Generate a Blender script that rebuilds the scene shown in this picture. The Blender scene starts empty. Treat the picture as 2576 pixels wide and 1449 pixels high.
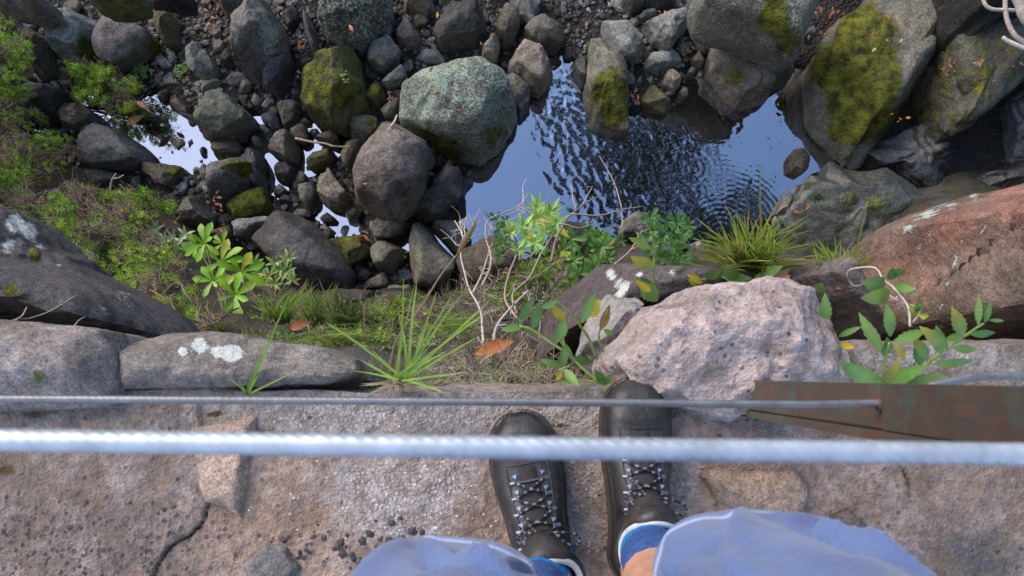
import bpy, bmesh, math, random
import numpy as np
from mathutils import Vector, noise as mnoise

# ------------------------------------------------------------------ camera, sky, sun, exposure
SC = bpy.context.scene
COL = SC.collection
rad = math.radians
PITCH = rad(8.0)                      # the lens looks down, 8 degrees ahead of the plumb line
CAMZ = 1.30                           # held at chest height above the ledge
FPX = 1946.0                          # focal length in 2576-wide picture units
ZW = -5.5                             # level of the stream water
cam_d = bpy.data.cameras.new('camera'); cam = bpy.data.objects.new('camera', cam_d); COL.objects.link(cam)
cam.location = (0, 0, CAMZ); cam.rotation_euler = (PITCH, 0, 0)
cam_d.sensor_width = 36; cam_d.lens = 36*FPX/2576; cam_d.clip_start = 0.02; cam_d.clip_end = 400
cam_d.dof.use_dof = True; cam_d.dof.focus_distance = 5.0; cam_d.dof.aperture_fstop = 13.0
SC.camera = cam

SUN_EL, SUN_AZ = rad(33), rad(-42)
W = bpy.data.worlds.new('World'); SC.world = W; W.use_nodes = True
nt = W.node_tree; nt.nodes.clear()
wo = nt.nodes.new('ShaderNodeOutputWorld'); bg = nt.nodes.new('ShaderNodeBackground')
sky = nt.nodes.new('ShaderNodeTexSky'); sky.sky_type = 'NISHITA'; sky.sun_disc = False
sky.sun_elevation = SUN_EL; sky.sun_rotation = SUN_AZ; sky.air_density = 1.0; sky.dust_density = .6; sky.ozone_density = 2.0
tcw = nt.nodes.new('ShaderNodeTexCoord'); cn = nt.nodes.new('ShaderNodeTexNoise'); cn.inputs['Scale'].default_value = 2.2
cn.inputs['Detail'].default_value = 6; cn.inputs['Roughness'].default_value = .55
cr = nt.nodes.new('ShaderNodeMapRange'); cr.inputs['From Min'].default_value = .50; cr.inputs['From Max'].default_value = .68
cm = nt.nodes.new('ShaderNodeMix'); cm.data_type = 'RGBA'
cm.inputs['B'].default_value = (4.0, 4.4, 5.6, 1)          # thin bright cloud
cs = nt.nodes.new('ShaderNodeMath'); cs.operation = 'MULTIPLY'; cs.inputs[1].default_value = .8
sx_ = nt.nodes.new('ShaderNodeSeparateXYZ'); rx_ = nt.nodes.new('ShaderNodeMapRange'); ad_ = nt.nodes.new('ShaderNodeMath'); ad_.operation = 'ADD'   # the cloud bank stands to the left
rx_.inputs['From Min'].default_value = .15; rx_.inputs['From Max'].default_value = -.45; rx_.inputs['To Min'].default_value = -.04; rx_.inputs['To Max'].default_value = .22
nt.links.new(tcw.outputs['Generated'], sx_.inputs[0]); nt.links.new(sx_.outputs[0], rx_.inputs['Value'])
nt.links.new(tcw.outputs['Generated'], cn.inputs['Vector']); nt.links.new(cn.outputs['Fac'], ad_.inputs[0]); nt.links.new(rx_.outputs[0], ad_.inputs[1]); nt.links.new(ad_.outputs[0], cr.inputs['Value'])
nt.links.new(cr.outputs['Result'], cs.inputs[0]); nt.links.new(cs.outputs[0], cm.inputs['Factor'])
nt.links.new(sky.outputs['Color'], cm.inputs['A']); nt.links.new(cm.outputs['Result'], bg.inputs['Color'])
bg.inputs['Strength'].default_value = 0.165
nt.links.new(bg.outputs['Background'], wo.inputs['Surface'])
sun_d = bpy.data.lights.new('sun', 'SUN'); sun_d.energy = 2.2; sun_d.angle = rad(46); sun_d.color = (1, .85, .68)
sun = bpy.data.objects.new('sun', sun_d); COL.objects.link(sun)
sun.rotation_euler = (rad(90)-SUN_EL, 0, rad(180)-SUN_AZ)
sun.location = (0, 0, 20)
SC.view_settings.view_transform = 'Standard'; SC.view_settings.look = 'None'
SC.view_settings.exposure = 0.92; SC.view_settings.gamma = 1.0; SC.view_settings.use_curve_mapping = False
SC.render.film_transparent = False
SC.cycles.max_bounces = 6

# ------------------------------------------------------------------ helpers
rng = np.random.default_rng(7); random.seed(7)
CT, ST = math.cos(PITCH), math.sin(PITCH)
def bp(u, v, z):
    """where the sight line through (u, v) of the 2576 x 1449 picture meets the height z"""
    dx, dy = (u-1288)/FPX, -(v-724.5)/FPX
    wx, wy, wz = dx, dy*CT+ST, dy*ST-CT
    t = (z-CAMZ)/wz
    return Vector((wx*t, wy*t, z))
def bpn(u, v, z):
    u, v, z = np.asarray(u, float), np.asarray(v, float), np.asarray(z, float)
    dx, dy = (u-1288)/FPX, -(v-724.5)/FPX
    t = (z-CAMZ)/(dy*ST-CT)
    return np.stack([dx*t, (dy*CT+ST)*t, z+0*t], -1)
def proj(P):
    P = np.asarray(P, float); x, y, z = P[..., 0], P[..., 1], P[..., 2]-CAMZ
    cy, cz = y*CT+z*ST, -y*ST+z*CT
    return 1288+FPX*x/(-cz), 724.5-FPX*cy/(-cz)
TILE = dict(A=(0,0), B=(960,0), C=(1920,0), D=(2875,0), E=(0,540), F=(960,540), G=(1920,540), H=(2875,540),
            I=(0,1080), J=(960,1080), K=(1920,1080), L=(2875,1080), M=(0,1620), N=(960,1620), O=(1920,1620), P=(2875,1620))
def T(tile, pts):
    if tile == '': return [(float(a), float(b)) for a, b in pts]
    ox, oy = TILE[tile]
    return [((ox+a/2.576)*.66477, (oy+b/2.576)*.66477) for a, b in pts]
def inpoly(px, py, poly):
    px, py = np.asarray(px, float), np.asarray(py, float); r = np.zeros(px.shape, bool); n = len(poly); j = n-1
    for i in range(n):
        xi, yi = poly[i]; xj, yj = poly[j]
        if yi != yj:
            r ^= ((yi > py) != (yj > py)) & (px < (xj-xi)*(py-yi)/(yj-yi)+xi)
        j = i
    return r
# lattice value noise, vectorised
_perm = np.random.default_rng(3).random((64, 64, 64)).astype(np.float32)
def vnoise(P, scale=1.0, octaves=4, gain=.5, off=0.0):
    P = np.asarray(P, float)*scale+off; out = np.zeros(P.shape[:-1]); amp = 1.0; tot = 0
    for o in range(octaves):
        q = P*(2.03**o)+17.3*o
        i = np.floor(q).astype(int); f = q-i; f = f*f*(3-2*f)
        i &= 63; k = (i+1) & 63
        x0, y0, z0 = i[..., 0], i[..., 1], i[..., 2]; x1, y1, z1 = k[..., 0], k[..., 1], k[..., 2]
        fx, fy, fz = f[..., 0], f[..., 1], f[..., 2]
        a = _perm[x0, y0, z0]*(1-fx)+_perm[x1, y0, z0]*fx; b = _perm[x0, y1, z0]*(1-fx)+_perm[x1, y1, z0]*fx
        c = _perm[x0, y0, z1]*(1-fx)+_perm[x1, y0, z1]*fx; d = _perm[x0, y1, z1]*(1-fx)+_perm[x1, y1, z1]*fx
        out += amp*((a*(1-fy)+b*fy)*(1-fz)+(c*(1-fy)+d*fy)*fz-.5); tot += amp*.5; amp *= gain
    return out/tot                                    # about -1 .. 1
def sstep(a, b, x):
    t = np.clip((x-a)/(b-a), 0, 1); return t*t*(3-2*t)

def tag(o, label=None, cat=None, group=None, kind=None):
    if label: o['label'] = label
    if cat: o['category'] = cat
    if group: o['group'] = group
    if kind: o['kind'] = kind
    return o
def empty(name, loc=(0, 0, 0)):
    o = bpy.data.objects.new(name, None); COL.objects.link(o); o.location = loc; o.empty_display_size = .05
    return o
def mesh_obj(name, V, F, mat, parent=None, smooth=True, attrs=None, origin=None):
    """link verts and faces as ONE mesh object; attrs: name -> per-vertex float array or (n, 3) colour"""
    V = np.asarray(V, float)
    o_ = np.array(origin if origin is not None else (0, 0, 0), float)
    base = o_.copy()
    me = bpy.data.meshes.new(name)
    me.from_pydata((V-base).tolist(), [], F if isinstance(F, list) else F.tolist())
    me.update()
    if smooth: me.polygons.foreach_set('use_smooth', np.ones(len(me.polygons), bool))
    for k, a in (attrs or {}).items():
        a = np.asarray(a, float)
        if a.ndim == 2:
            at = me.color_attributes.new(k, 'FLOAT_COLOR', 'POINT')
            at.data.foreach_set('color', np.concatenate([a, np.ones((len(a), 1))], 1).ravel().astype(np.float32))
        else:
            at = me.attributes.new(k, 'FLOAT', 'POINT'); at.data.foreach_set('value', a.astype(np.float32))
    if mat: me.materials.append(mat)
    o = bpy.data.objects.new(name, me); COL.objects.link(o)
    o.location = base
    if parent is not None:
        o.parent = parent; o.location = base-np.array(parent_loc(parent))
    return o
def parent_loc(p):
    l = np.array(p.location)
    while p.parent is not None:
        p = p.parent; l = l+np.array(p.location)
    return l

class MB:
    """collects tubes, leaves and blades, then links them as one mesh"""
    def __init__(s): s.v, s.f, s.c = [], [], []; s.n = 0
    def add(s, V, F, c):
        V = np.asarray(V, float); s.v.append(V); s.f += [tuple(int(i)+s.n for i in f) for f in F]
        c = np.asarray(c, float); s.c.append(np.broadcast_to(c, (len(V), 3)) if c.ndim == 1 else c); s.n += len(V)
    def tube(s, path, r, c=(.2, .2, .2), k=5, cap=True):
        P = np.asarray(path, float); n = len(P); r = np.broadcast_to(np.asarray(r, float), (n,))
        D = np.gradient(P, axis=0); D /= np.linalg.norm(D, axis=1)[:, None]+1e-9
        ref = np.array([0, 0, 1.]) if abs(D[0][2]) < .9 else np.array([1., 0, 0])
        V = []
        a0 = np.cross(D[0], ref); a0 /= np.linalg.norm(a0)
        for i in range(n):
            a0 = a0-D[i]*a0.dot(D[i]); a0 /= np.linalg.norm(a0)+1e-9; b0 = np.cross(D[i], a0)
            for j in range(k):
                t = 2*math.pi*j/k; V.append(P[i]+r[i]*(math.cos(t)*a0+math.sin(t)*b0))
        F = [(i*k+j, i*k+(j+1) % k, (i+1)*k+(j+1) % k, (i+1)*k+j) for i in range(n-1) for j in range(k)]
        if cap: F += [tuple(range(k-1, -1, -1)), tuple(range((n-1)*k, n*k))]
        c = np.asarray(c, float)
        if c.ndim == 2: c = np.repeat(c, k, axis=0)
        s.add(V, F, c)
    def leaf(s, base, d, up, L, wd, c, tip=None, bend=.25, fold=.25, prof=None, serr=0, nseg=6):
        """a leaf: two halves folded on the midrib, bending down towards the tip"""
        base, d, up = (np.asarray(a, float) for a in (base, d, up)); d = d/np.linalg.norm(d)
        side = np.cross(d, up); side /= np.linalg.norm(side)+1e-9; nrm = np.cross(side, d)
        V, C = [], []; c = np.asarray(c, float); tip = c if tip is None else np.asarray(tip, float)
        for i in range(nseg+1):
            t = i/nseg
            w = wd*.5*(math.sin(math.pi*min(1, t**.8*.97+.03))**.85 if prof is None else prof(t))
            if serr and 0 < i < nseg: w *= 1+serr*(1 if i % 2 else -1)
            m = base+d*L*(t-.10*bend*t*t)-nrm*L*bend*t*t
            V += [m-side*w+nrm*w*fold, m-nrm*.0, m+side*w+nrm*w*fold]; cc = c*(1-t**2)+tip*t**2
            C += [cc, cc*1.18, cc]
        F = []
        for i in range(nseg):
            a = i*3; F += [(a, a+1, a+4, a+3), (a+1, a+2, a+5, a+4)]
        s.add(V, F, np.array(C))
    def blade(s, pts, w, c, tip=None, face=(0, 0, 1)):
        P = np.asarray(pts, float); n = len(P); D = np.gradient(P, axis=0); face = np.asarray(face, float)
        V, C = [], []; c = np.asarray(c, float); tip = c if tip is None else np.asarray(tip, float)
        for i in range(n):
            sd = np.cross(D[i], face); sd /= np.linalg.norm(sd)+1e-9
            t = i/(n-1); ww = w*.5*(1-t**2.2)+w*.04; nn = np.cross(sd, D[i]); nn /= np.linalg.norm(nn)+1e-9
            V += [P[i]-sd*ww, P[i]-nn*ww*.5, P[i]+sd*ww]; cc = c*(1-t**3)+tip*t**3; C += [cc, cc*.85, cc]
        F = []
        for i in range(n-1):
            a = i*3; F += [(a, a+1, a+4, a+3), (a+1, a+2, a+5, a+4)]
        s.add(V, F, np.array(C))
    def build(s, name, mat, parent=None, smooth=True, origin=None):
        V = np.concatenate(s.v); return mesh_obj(name, V, s.f, mat, parent, smooth, {'col': np.concatenate(s.c)}, origin)
def smooth_path(pts, n=16):
    """Catmull-Rom through the points"""
    P = [np.array(p, float) for p in pts]; P = [2*P[0]-P[1]]+P+[2*P[-1]-P[-2]]; out = []
    m = len(P)-3
    for k in range(n):
        g = k/(n-1)*m; i = min(int(g), m-1); t = g-i; a, b, c, d = P[i:i+4]
        out.append(.5*((2*b)+(c-a)*t+(2*a-5*b+4*c-d)*t*t+(3*b-a-3*c+d)*t**3))
    return np.array(out)

# ------------------------------------------------------------------ materials
class NB:
    def __init__(s, name):
        s.m = bpy.data.materials.new(name); s.m.use_nodes = True; s.t = s.m.node_tree; s.t.nodes.clear()
        s.out = s.n('ShaderNodeOutputMaterial')
    def n(s, ty): return s.t.nodes.new(ty)
    def put(s, sock, v):
        if isinstance(v, bpy.types.NodeSocket): s.t.links.new(v, sock)
        elif isinstance(v, (tuple, list)) and sock.type == 'RGBA' and len(v) == 3: sock.default_value = (*v, 1)
        else: sock.default_value = v
    def pos(s): return s.n('ShaderNodeNewGeometry').outputs['Position']
    def attr(s, a, fac=True):
        x = s.n('ShaderNodeAttribute'); x.attribute_name = a; return x.outputs['Fac' if fac else 'Color']
    def noise(s, vec, scale, detail=4, rough=.5, dist=0):
        x = s.n('ShaderNodeTexNoise'); s.put(x.inputs['Vector'], vec); x.inputs['Scale'].default_value = scale
        x.inputs['Detail'].default_value = detail; x.inputs['Roughness'].default_value = rough; x.inputs['Distortion'].default_value = dist
        return x.outputs['Fac']
    def voro(s, vec, scale, feat='F1', out='Distance'):
        x = s.n('ShaderNodeTexVoronoi'); x.feature = feat; s.put(x.inputs['Vector'], vec); x.inputs['Scale'].default_value = scale
        return x.outputs[out]
    def math(s, op, a, b=0.0, clamp=False):
        x = s.n('ShaderNodeMath'); x.operation = op; x.use_clamp = clamp; s.put(x.inputs[0], a); s.put(x.inputs[1], b); return x.outputs[0]
    def rng(s, v, a, b, c=0.0, d=1.0):
        x = s.n('ShaderNodeMapRange'); s.put(x.inputs['Value'], v)
        for k, q in zip(('From Min', 'From Max', 'To Min', 'To Max'), (a, b, c, d)): s.put(x.inputs[k], q)
        return x.outputs['Result']
    def mix(s, f, a, b, blend='MIX'):
        x = s.n('ShaderNodeMix'); x.data_type = 'RGBA'; x.blend_type = blend; s.put(x.inputs['Factor'], f)
        s.put(x.inputs[6], a if not isinstance(a, tuple) else (*a, 1)); s.put(x.inputs[7], b if not isinstance(b, tuple) else (*b, 1)); return x.outputs[2]
    def mul(s, col, f):
        x = s.n('ShaderNodeVectorMath'); x.operation = 'SCALE'; s.put(x.inputs[0], col); s.put(x.inputs['Scale'], f); return x.outputs[0]
    def bump(s, h, strength=.5, dist=.01):
        x = s.n('ShaderNodeBump'); s.put(x.inputs['Height'], h); x.inputs['Strength'].default_value = strength; x.inputs['Distance'].default_value = dist
        return x.outputs['Normal']
    def pbsdf(s, **k):
        x = s.n('ShaderNodeBsdfPrincipled')
        for a, v in k.items(): s.put(x.inputs[a.replace('_', ' ')], v)
        return x
    def done(s, sh): s.t.links.new(sh if isinstance(sh, bpy.types.NodeSocket) else sh.outputs[0], s.out.inputs['Surface']); return s.m

def mat_rock(name, k=1.0, rough=.85, lich=((.36, .425, .35), (.19, .24, .19)), lscale=34, moss2=(.19, .20, .022), bumpd=.03, spec=.3):
    """k scales the grain: 1 for the stream bed seen from 6 m, larger for near stone"""
    b = NB(name); p = b.pos()
    n1 = b.noise(p, 2.2*k, 6, .6); n2 = b.noise(p, 14*k, 5, .6); n3 = b.noise(p, 55*k, 3, .6)
    c = b.attr('col', False)
    c = b.mul(c, b.rng(n1, .3, .7, .62, 1.35)); c = b.mul(c, b.rng(n2, .3, .7, .62, 1.38)); c = b.mul(c, b.rng(n3, .3, .7, .52, 1.48))
    spk = b.rng(b.noise(p, 75*k, 2, .5), .67, .73); c = b.mix(b.math('MULTIPLY', spk, .55), c, (.32, .31, .29))
    brown = b.rng(b.noise(p, 3.4*k, 4, .5), .5, .72); c = b.mix(b.math('MULTIPLY', brown, .3), c, (.115, .085, .06))
    L = b.attr('lichen'); nl = b.noise(p, lscale*k, 3, .65); nl2 = b.noise(p, 5*k, 3, .5)
    lm = b.math('MULTIPLY', b.math('SUBTRACT', b.math('ADD', L, b.math('ADD', b.math('MULTIPLY', nl, 1.0), b.math('ADD', b.math('MULTIPLY', nl2, .5), b.math('MULTIPLY', b.math('SUBTRACT', n3, .5), .7)))), 1.22), 5.5, True)
    c = b.mix(lm, c, b.mix(b.rng(b.noise(p, 60*k, 2), .35, .65), lich[1], lich[0]))
    Mo = b.attr('moss'); nm = b.noise(p, 7*k, 6, .65)
    mm = b.math('MULTIPLY', b.math('SUBTRACT', b.math('ADD', Mo, b.math('MULTIPLY', nm, 1.3)), 1.05), 5, True)
    mc = b.mix(b.rng(b.noise(p, 11*k, 4, .6), .35, .68), (.032, .034, .008), moss2); mc = b.mul(mc, b.rng(n3, .3, .7, .6, 1.3))
    c = b.mix(mm, c, mc)
    h = b.math('ADD', b.math('MULTIPLY', n1, 1.1), b.math('ADD', b.math('MULTIPLY', n2, .5), b.math('MULTIPLY', n3, .2)))
    h = b.math('ADD', h, b.math('MULTIPLY', lm, b.math('MULTIPLY', nl, .5))); h = b.math('ADD', h, b.math('MULTIPLY', mm, b.math('MULTIPLY', n3, .5)))
    s = b.pbsdf(Base_Color=c, Roughness=b.rng(n2, .3, .7, rough-.12, min(1, rough+.1)), Normal=b.bump(h, .8, bumpd))
    s.inputs['Specular IOR Level'].default_value = spec
    return b.done(s)
def mat_leaf(name, gloss=.35, trans=.3, spec=.5, k=20):
    b = NB(name); p = b.pos(); c = b.mul(b.attr('col', False), b.rng(b.noise(p, k, 3), .3, .7, .7, 1.3))
    s = b.pbsdf(Base_Color=c, Roughness=gloss); s.inputs['Specular IOR Level'].default_value = spec
    t = b.n('ShaderNodeBsdfTranslucent'); b.put(t.inputs['Color'], b.mix(.5, c, (.3, .4, .03), 'MULTIPLY')); b.put(t.inputs['Color'], c)
    m = b.n('ShaderNodeMixShader'); m.inputs[0].default_value = trans
    b.t.links.new(s.outputs[0], m.inputs[1]); b.t.links.new(t.outputs[0], m.inputs[2]); return b.done(m)
def mat_attr(name, rough=.8, k=30, var=.3, bumpd=.002, spec=.3, metal=0):
    b = NB(name); p = b.pos(); n = b.noise(p, k, 4, .6)
    c = b.mul(b.attr('col', False), b.rng(n, .3, .7, 1-var, 1+var))
    s = b.pbsdf(Base_Color=c, Roughness=rough, Normal=b.bump(n, .5, bumpd)); s.inputs['Specular IOR Level'].default_value = spec
    s.inputs['Metallic'].default_value = metal
    return b.done(s)
M_ROCK = mat_rock('stream_rock', bumpd=.035)
M_WET = mat_rock('wet_stream_rock', rough=.36, spec=.55, bumpd=.03)
M_NEAR = mat_rock('wall_rock', k=4.5, lich=((.55, .57, .56), (.38, .4, .38)), lscale=7, bumpd=.012)
M_LEAF = mat_leaf('leaf'); M_GLOSSY = mat_leaf('glossy_leaf', .33, .3, .45); M_NEEDLE = mat_leaf('needle_leaf', .5, .35, .35, 9)
M_GRASS = mat_leaf('grass_blade', .5, .45, .3, 12)
M_TWIG = mat_attr('twig_bark', .8, 60)
M_DEAD = mat_attr('dead_leaf', .6, 40, .35)
# ------------------------------------------------------------------ stream bed, bank, far slope, water
POOLS = [  # outlines of open water in the picture
    [(190,300),(250,285),(330,285),(385,250),(425,268),(490,300),(520,330),(520,400),(470,425),(420,425),(370,400),(330,340),(270,320)],
    [(30,330),(70,335),(130,305),(190,240),(250,240),(240,300),(150,325),(80,345)],
    [(500,330),(560,350),(650,290),(700,330),(790,325),(890,330),(905,385),(820,400),(770,440),(735,400),(700,450),(720,490),(690,500),(655,430),(600,370),(520,400)],
    [(780,490),(830,500),(880,545),(905,590),(860,600),(810,545)],
    [(990,625),(1035,600),(1100,560),(1150,500),(1200,430),(1260,340),(1330,230),(1380,160),(1410,140),(1450,180),(1500,270),(1600,310),(1640,270),(1690,290),(1740,180),(1830,190),
     (1990,180),(2040,190),(2045,270),(2120,370),(2110,410),(2010,420),(2010,520),(1960,600),(1900,650),(1750,680),(1560,650),(1480,580),(1300,640),(1180,630),(1050,640)],
]
pools_w = [[tuple(bp(u, v, ZW)[:2]) for u, v in pl] for pl in POOLS]
def blur(a, k):
    for _ in range(2):
        for ax in (0, 1):
            c = np.cumsum(np.concatenate([np.repeat(a.take([0], ax), k+1, ax), a, np.repeat(a.take([-1], ax), k, ax)], ax), ax)
            n = a.shape[ax]; a = (c.take(range(2*k+1, 2*k+1+n), ax)-c.take(range(0, n), ax))/(2*k+1)
    return a
gx = np.linspace(-7, 7, 281); gy = np.linspace(-.4, 6.4, 137)
GX, GY = np.meshgrid(gx, gy); wm = np.zeros(GX.shape)
for pl in pools_w: wm[inpoly(GX, GY, pl)] = 1
wm = blur(wm, 1)
P3 = np.stack([GX, GY, 0*GX], -1)
GZ = ZW+.07+.05*vnoise(P3, 1.6, 4)+.025*vnoise(P3, 6, 3)-wm*.34
GZ += sstep(4.0, 6.4, GY)*1.1 + sstep(4.3, 6.8, np.abs(GX))*1.2
def ground_z(x, y):
    i = int(np.clip((x+7)/14*280, 0, 280)); j = int(np.clip((y+.4)/6.8*136, 0, 136)); return float(GZ[j, i])
def grid_faces(ny, nx):
    i = np.arange(ny*nx).reshape(ny, nx)
    return np.stack([i[:-1, :-1], i[:-1, 1:], i[1:, 1:], i[1:, :-1]], -1).reshape(-1, 4)
b = NB('stream_bed_gravel'); p = b.pos(); v1 = b.voro(p, 26); v2 = b.voro(p, 60); cv = b.voro(p, 26, 'F1', 'Color')
c = b.mix(b.rng(b.noise(p, 3, 5, .6), .35, .68), (.010, .009, .008), (.030, .025, .021))  # wet soil, darkened further to put the shade between boulders into the colour
c = b.mix(b.math('MULTIPLY', b.rng(v1, .32, .2), .8), c, b.mul(b.mix(b.noise(p, 40), (.03, .03, .033), (.08, .075, .07)), 1.0))
b1 = b.pbsdf(Base_Color=c, Roughness=.75, Normal=b.bump(b.math('ADD', v1, b.math('MULTIPLY', v2, .4)), .9, -.03)); M_BED = b.done(b1)
mesh_obj('stream_bed', np.stack([GX, GY, GZ], -1).reshape(-1, 3), grid_faces(137, 281), M_BED)['kind'] = 'structure'

# far slope of the gorge and the ground it belongs to, reaching to the horizon
hx = np.concatenate([np.linspace(-90, -12, 20), np.linspace(-11, 11, 60), np.linspace(12, 90, 20)])
hy = np.concatenate([np.linspace(5.6, 14, 40), np.linspace(15, 90, 24)])
HX, HY = np.meshgrid(hx, hy); H3 = np.stack([HX, HY, 0*HX], -1)
HZ = -6.3+sstep(5.6, 9.5, HY+.7*vnoise(H3, .35, 3))*4.6+np.clip(HY-9.5, 0, None)*.12+.5*vnoise(H3, .5, 5)*sstep(5.8, 8, HY)
b = NB('gorge_slope'); p = b.pos(); c = b.mix(b.rng(b.noise(p, 1.3, 6, .65), .4, .6), (.03, .032, .025), (.06, .075, .02))
M_SLOPE = b.done(b.pbsdf(Base_Color=c, Roughness=.95, Normal=b.bump(b.noise(p, 2.5, 6, .7), 1, .2)))
mesh_obj('hillside', np.stack([HX, HY, HZ], -1).reshape(-1, 3), grid_faces(64, 100), M_SLOPE)['kind'] = 'structure'

# bank under the ledge: heights given where the picture shows them, joined by a smooth sheet
BC = np.array([(-700,1000,-.3),(-300,1000,-.3),(0,1000,-.25),(400,1000,-.25),(800,1000,-.2),(1200,1000,-.2),(1600,1000,-.2),(2000,1000,-.2),(2500,1000,-.2),(3300,1000,-.3),
    (0,760,-2.0),(300,820,-1.9),(460,880,-1.2),(350,940,-.5),(600,940,-.42),(900,940,-.42),(1200,940,-.38),(1500,940,-.35),(2000,940,-.4),(2500,940,-.5),
    (0,470,-4.8),(-100,560,-3.9),(200,480,-5.1),(120,560,-4.3),(300,560,-4.8),(250,660,-3.9),(330,750,-3.1),(440,560,-5.3),(450,620,-4.8),(450,700,-3.9),(460,800,-2.3),
    (560,650,-5.3),(600,760,-3.3),(600,830,-1.6),(640,700,-5.3),(720,710,-5.7),(720,770,-4.0),(720,840,-1.5),(900,745,-5.6),(900,800,-3.1),(900,870,-1.1),
    (1100,740,-5.6),(1100,800,-3.0),(1100,880,-1.0),(1280,700,-5.6),(1300,770,-3.4),(1300,860,-1.3),(1450,650,-5.7),(1480,720,-4.0),(1480,820,-1.8),(1500,880,-.9),
    (1700,640,-5.7),(1680,720,-2.6),(1750,790,-1.2),(1900,640,-5.7),(1900,720,-1.6),(2100,640,-5.7),(2100,700,-2.0),(2200,620,-5.7),(2300,600,-4),(2350,740,-1.5),(2576,560,-4.5),(2576,760,-1.2),
    (0,250,-5.5),(-60,120,-5.3),(-350,250,-4.3),(-700,400,-3.2),(-700,100,-3.8),(-700,-200,-4.2),(-300,-100,-5.0),(100,100,-5.9),(200,330,-5.8),(300,440,-5.7),(600,560,-5.9),(500,400,-6),(900,600,-6),(1200,560,-6),(1500,500,-6),
    (700,250,-6),(1200,200,-6),(1800,300,-6),(2100,400,-6),(2400,300,-6),(2650,400,-5.8),(3000,500,-4.2),(3300,700,-2.5),(3300,300,-4.5),(300,-50,-6),(2000,0,-6),(1000,0,-6),(2700,0,-5.8)], float)
bc = BC[:, :2]/500; d = np.linalg.norm(bc[:, None]-bc[None], axis=-1)
wts = np.linalg.solve(d+1e-3*np.eye(len(bc)), BC[:, 2])
def bank_z(u, v):
    q = np.stack([np.asarray(u, float), np.asarray(v, float)], -1)/500
    return np.clip((np.linalg.norm(q[..., None, :]-bc, axis=-1)*wts).sum(-1), -6.2, -.1)
bu = np.linspace(-700, 3300, 200); bv = np.linspace(-150, 1004, 150)
BU, BV = np.meshgrid(bu, bv); BZ = bank_z(BU, BV)
BP = bpn(BU, BV, BZ); amp = sstep(-6.0, -4.5, BZ)*sstep(-.15, -.6, BZ)
BP[..., 2] += .10*amp*vnoise(BP, 3, 4); BP[..., 1] += .10*amp*vnoise(BP, 2.7, 4, off=9)
b = NB('bank_soil'); p = b.pos(); c = b.mix(b.rng(b.noise(p, 5, 6, .65), .4, .62), (.03, .026, .02), (.085, .068, .045))
c = b.mix(b.rng(b.noise(p, 9, 5, .6), .52, .66), c, (.045, .06, .014))
c = b.mix(b.rng(b.noise(p, 2.3, 3, .5), .56, .62), c, (.085, .078, .078))
M_BANK = b.done(b.pbsdf(Base_Color=c, Roughness=.95, Normal=b.bump(b.noise(p, 16, 6, .7), 1, .05)))
mesh_obj('stream_bank', BP.reshape(-1, 3), grid_faces(150, 200)[:, ::-1], M_BANK)['kind'] = 'structure'

# water: one sheet with real ripples
wx = np.linspace(-6.5, 6.5, 760); wy = np.linspace(-.2, 4.9, 330)
WX, WY = np.meshgrid(wx, wy); WZ = np.zeros(WX.shape)
WU, WV = proj(np.stack([WX, WY, ZW+0*WX], -1))
w3 = np.stack([WX, WY, 0*WX], -1)
for u, v, R0, lam, amp in ((1815,590,300,.046,.00055),(1745,425,70,.05,.0007),(1965,262,60,.05,.0008),(2000,585,26,.04,.0008),(1860,560,90,.05,.0006),(1900,440,60,.045,.0004),(1880,600,160,.042,.0005)):
    q = bp(u, v, ZW); r = np.hypot(WX-q.x, WY-q.y); R = R0/FPX*6.8
    WZ += amp*np.sin(2*math.pi*r/lam+1.2*vnoise(w3, 3, 2))*np.exp(-(r/R)**2*1.4)*sstep(0, .05, r)
def band(u0, v0, u1, v1, wd):          # strip of disturbed water
    a = np.array([u0, v0], float); d_ = np.array([u1-u0, v1-v0], float); t = np.clip(((WU-a[0])*d_[0]+(WV-a[1])*d_[1])/(d_@d_), 0, 1)
    return np.exp(-(((WU-a[0]-t*d_[0])**2+(WV-a[1]-t*d_[1])**2)/wd**2))
tm = np.clip(band(1405,190,1500,470,95)+band(1500,330,1690,540,110)+.8*band(1460,430,1560,620,60)+.7*band(1650,330,2000,300,60), 0, 1.2)
ca, sa = math.cos(.45), math.sin(.45)
wr = np.stack([(WX*ca+WY*sa)*2.4, -WX*sa+WY*ca, 0*WX], -1)
WZ += tm*(.0022*vnoise(wr, 13, 2)+.0021*vnoise(wr, 31, 3, .65, 5))
WZ += .00055*vnoise(np.stack([WX*1.2+WY*.5, WY*.8, 0*WX], -1), 6, 3)*np.clip(1-tm, .0, 1)*sstep(1050, 1300, WU)
trick = band(1420,130,1480,40,60)+band(2380,420,2560,330,90)+.6*band(2130,410,2320,420,40)
WZ += trick*.006*vnoise(w3, 9, 3)
b = NB('stream_water'); p = b.pos()
fr = b.n('ShaderNodeLayerWeight'); fr.inputs['Blend'].default_value = .35
body = b.pbsdf(Base_Color=b.mix(b.noise(p, 2.2, 3), (.005, .0035, .003), (.014, .007, .004)), Roughness=.25, Specular_IOR_Level=.2)
gl = b.n('ShaderNodeBsdfGlossy'); b.put(gl.inputs['Color'], (.76, .77, .84)); gl.inputs['Roughness'].default_value = .015
mx = b.n('ShaderNodeMixShader'); mx.inputs[0].default_value = .68
b.t.links.new(body.outputs[0], mx.inputs[1]); b.t.links.new(gl.outputs[0], mx.inputs[2]); M_WATER = b.done(mx)
mesh_obj('stream_water', np.stack([WX, WY, ZW+WZ], -1).reshape(-1, 3), grid_faces(330, 760), M_WATER)['kind'] = 'structure'
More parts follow.
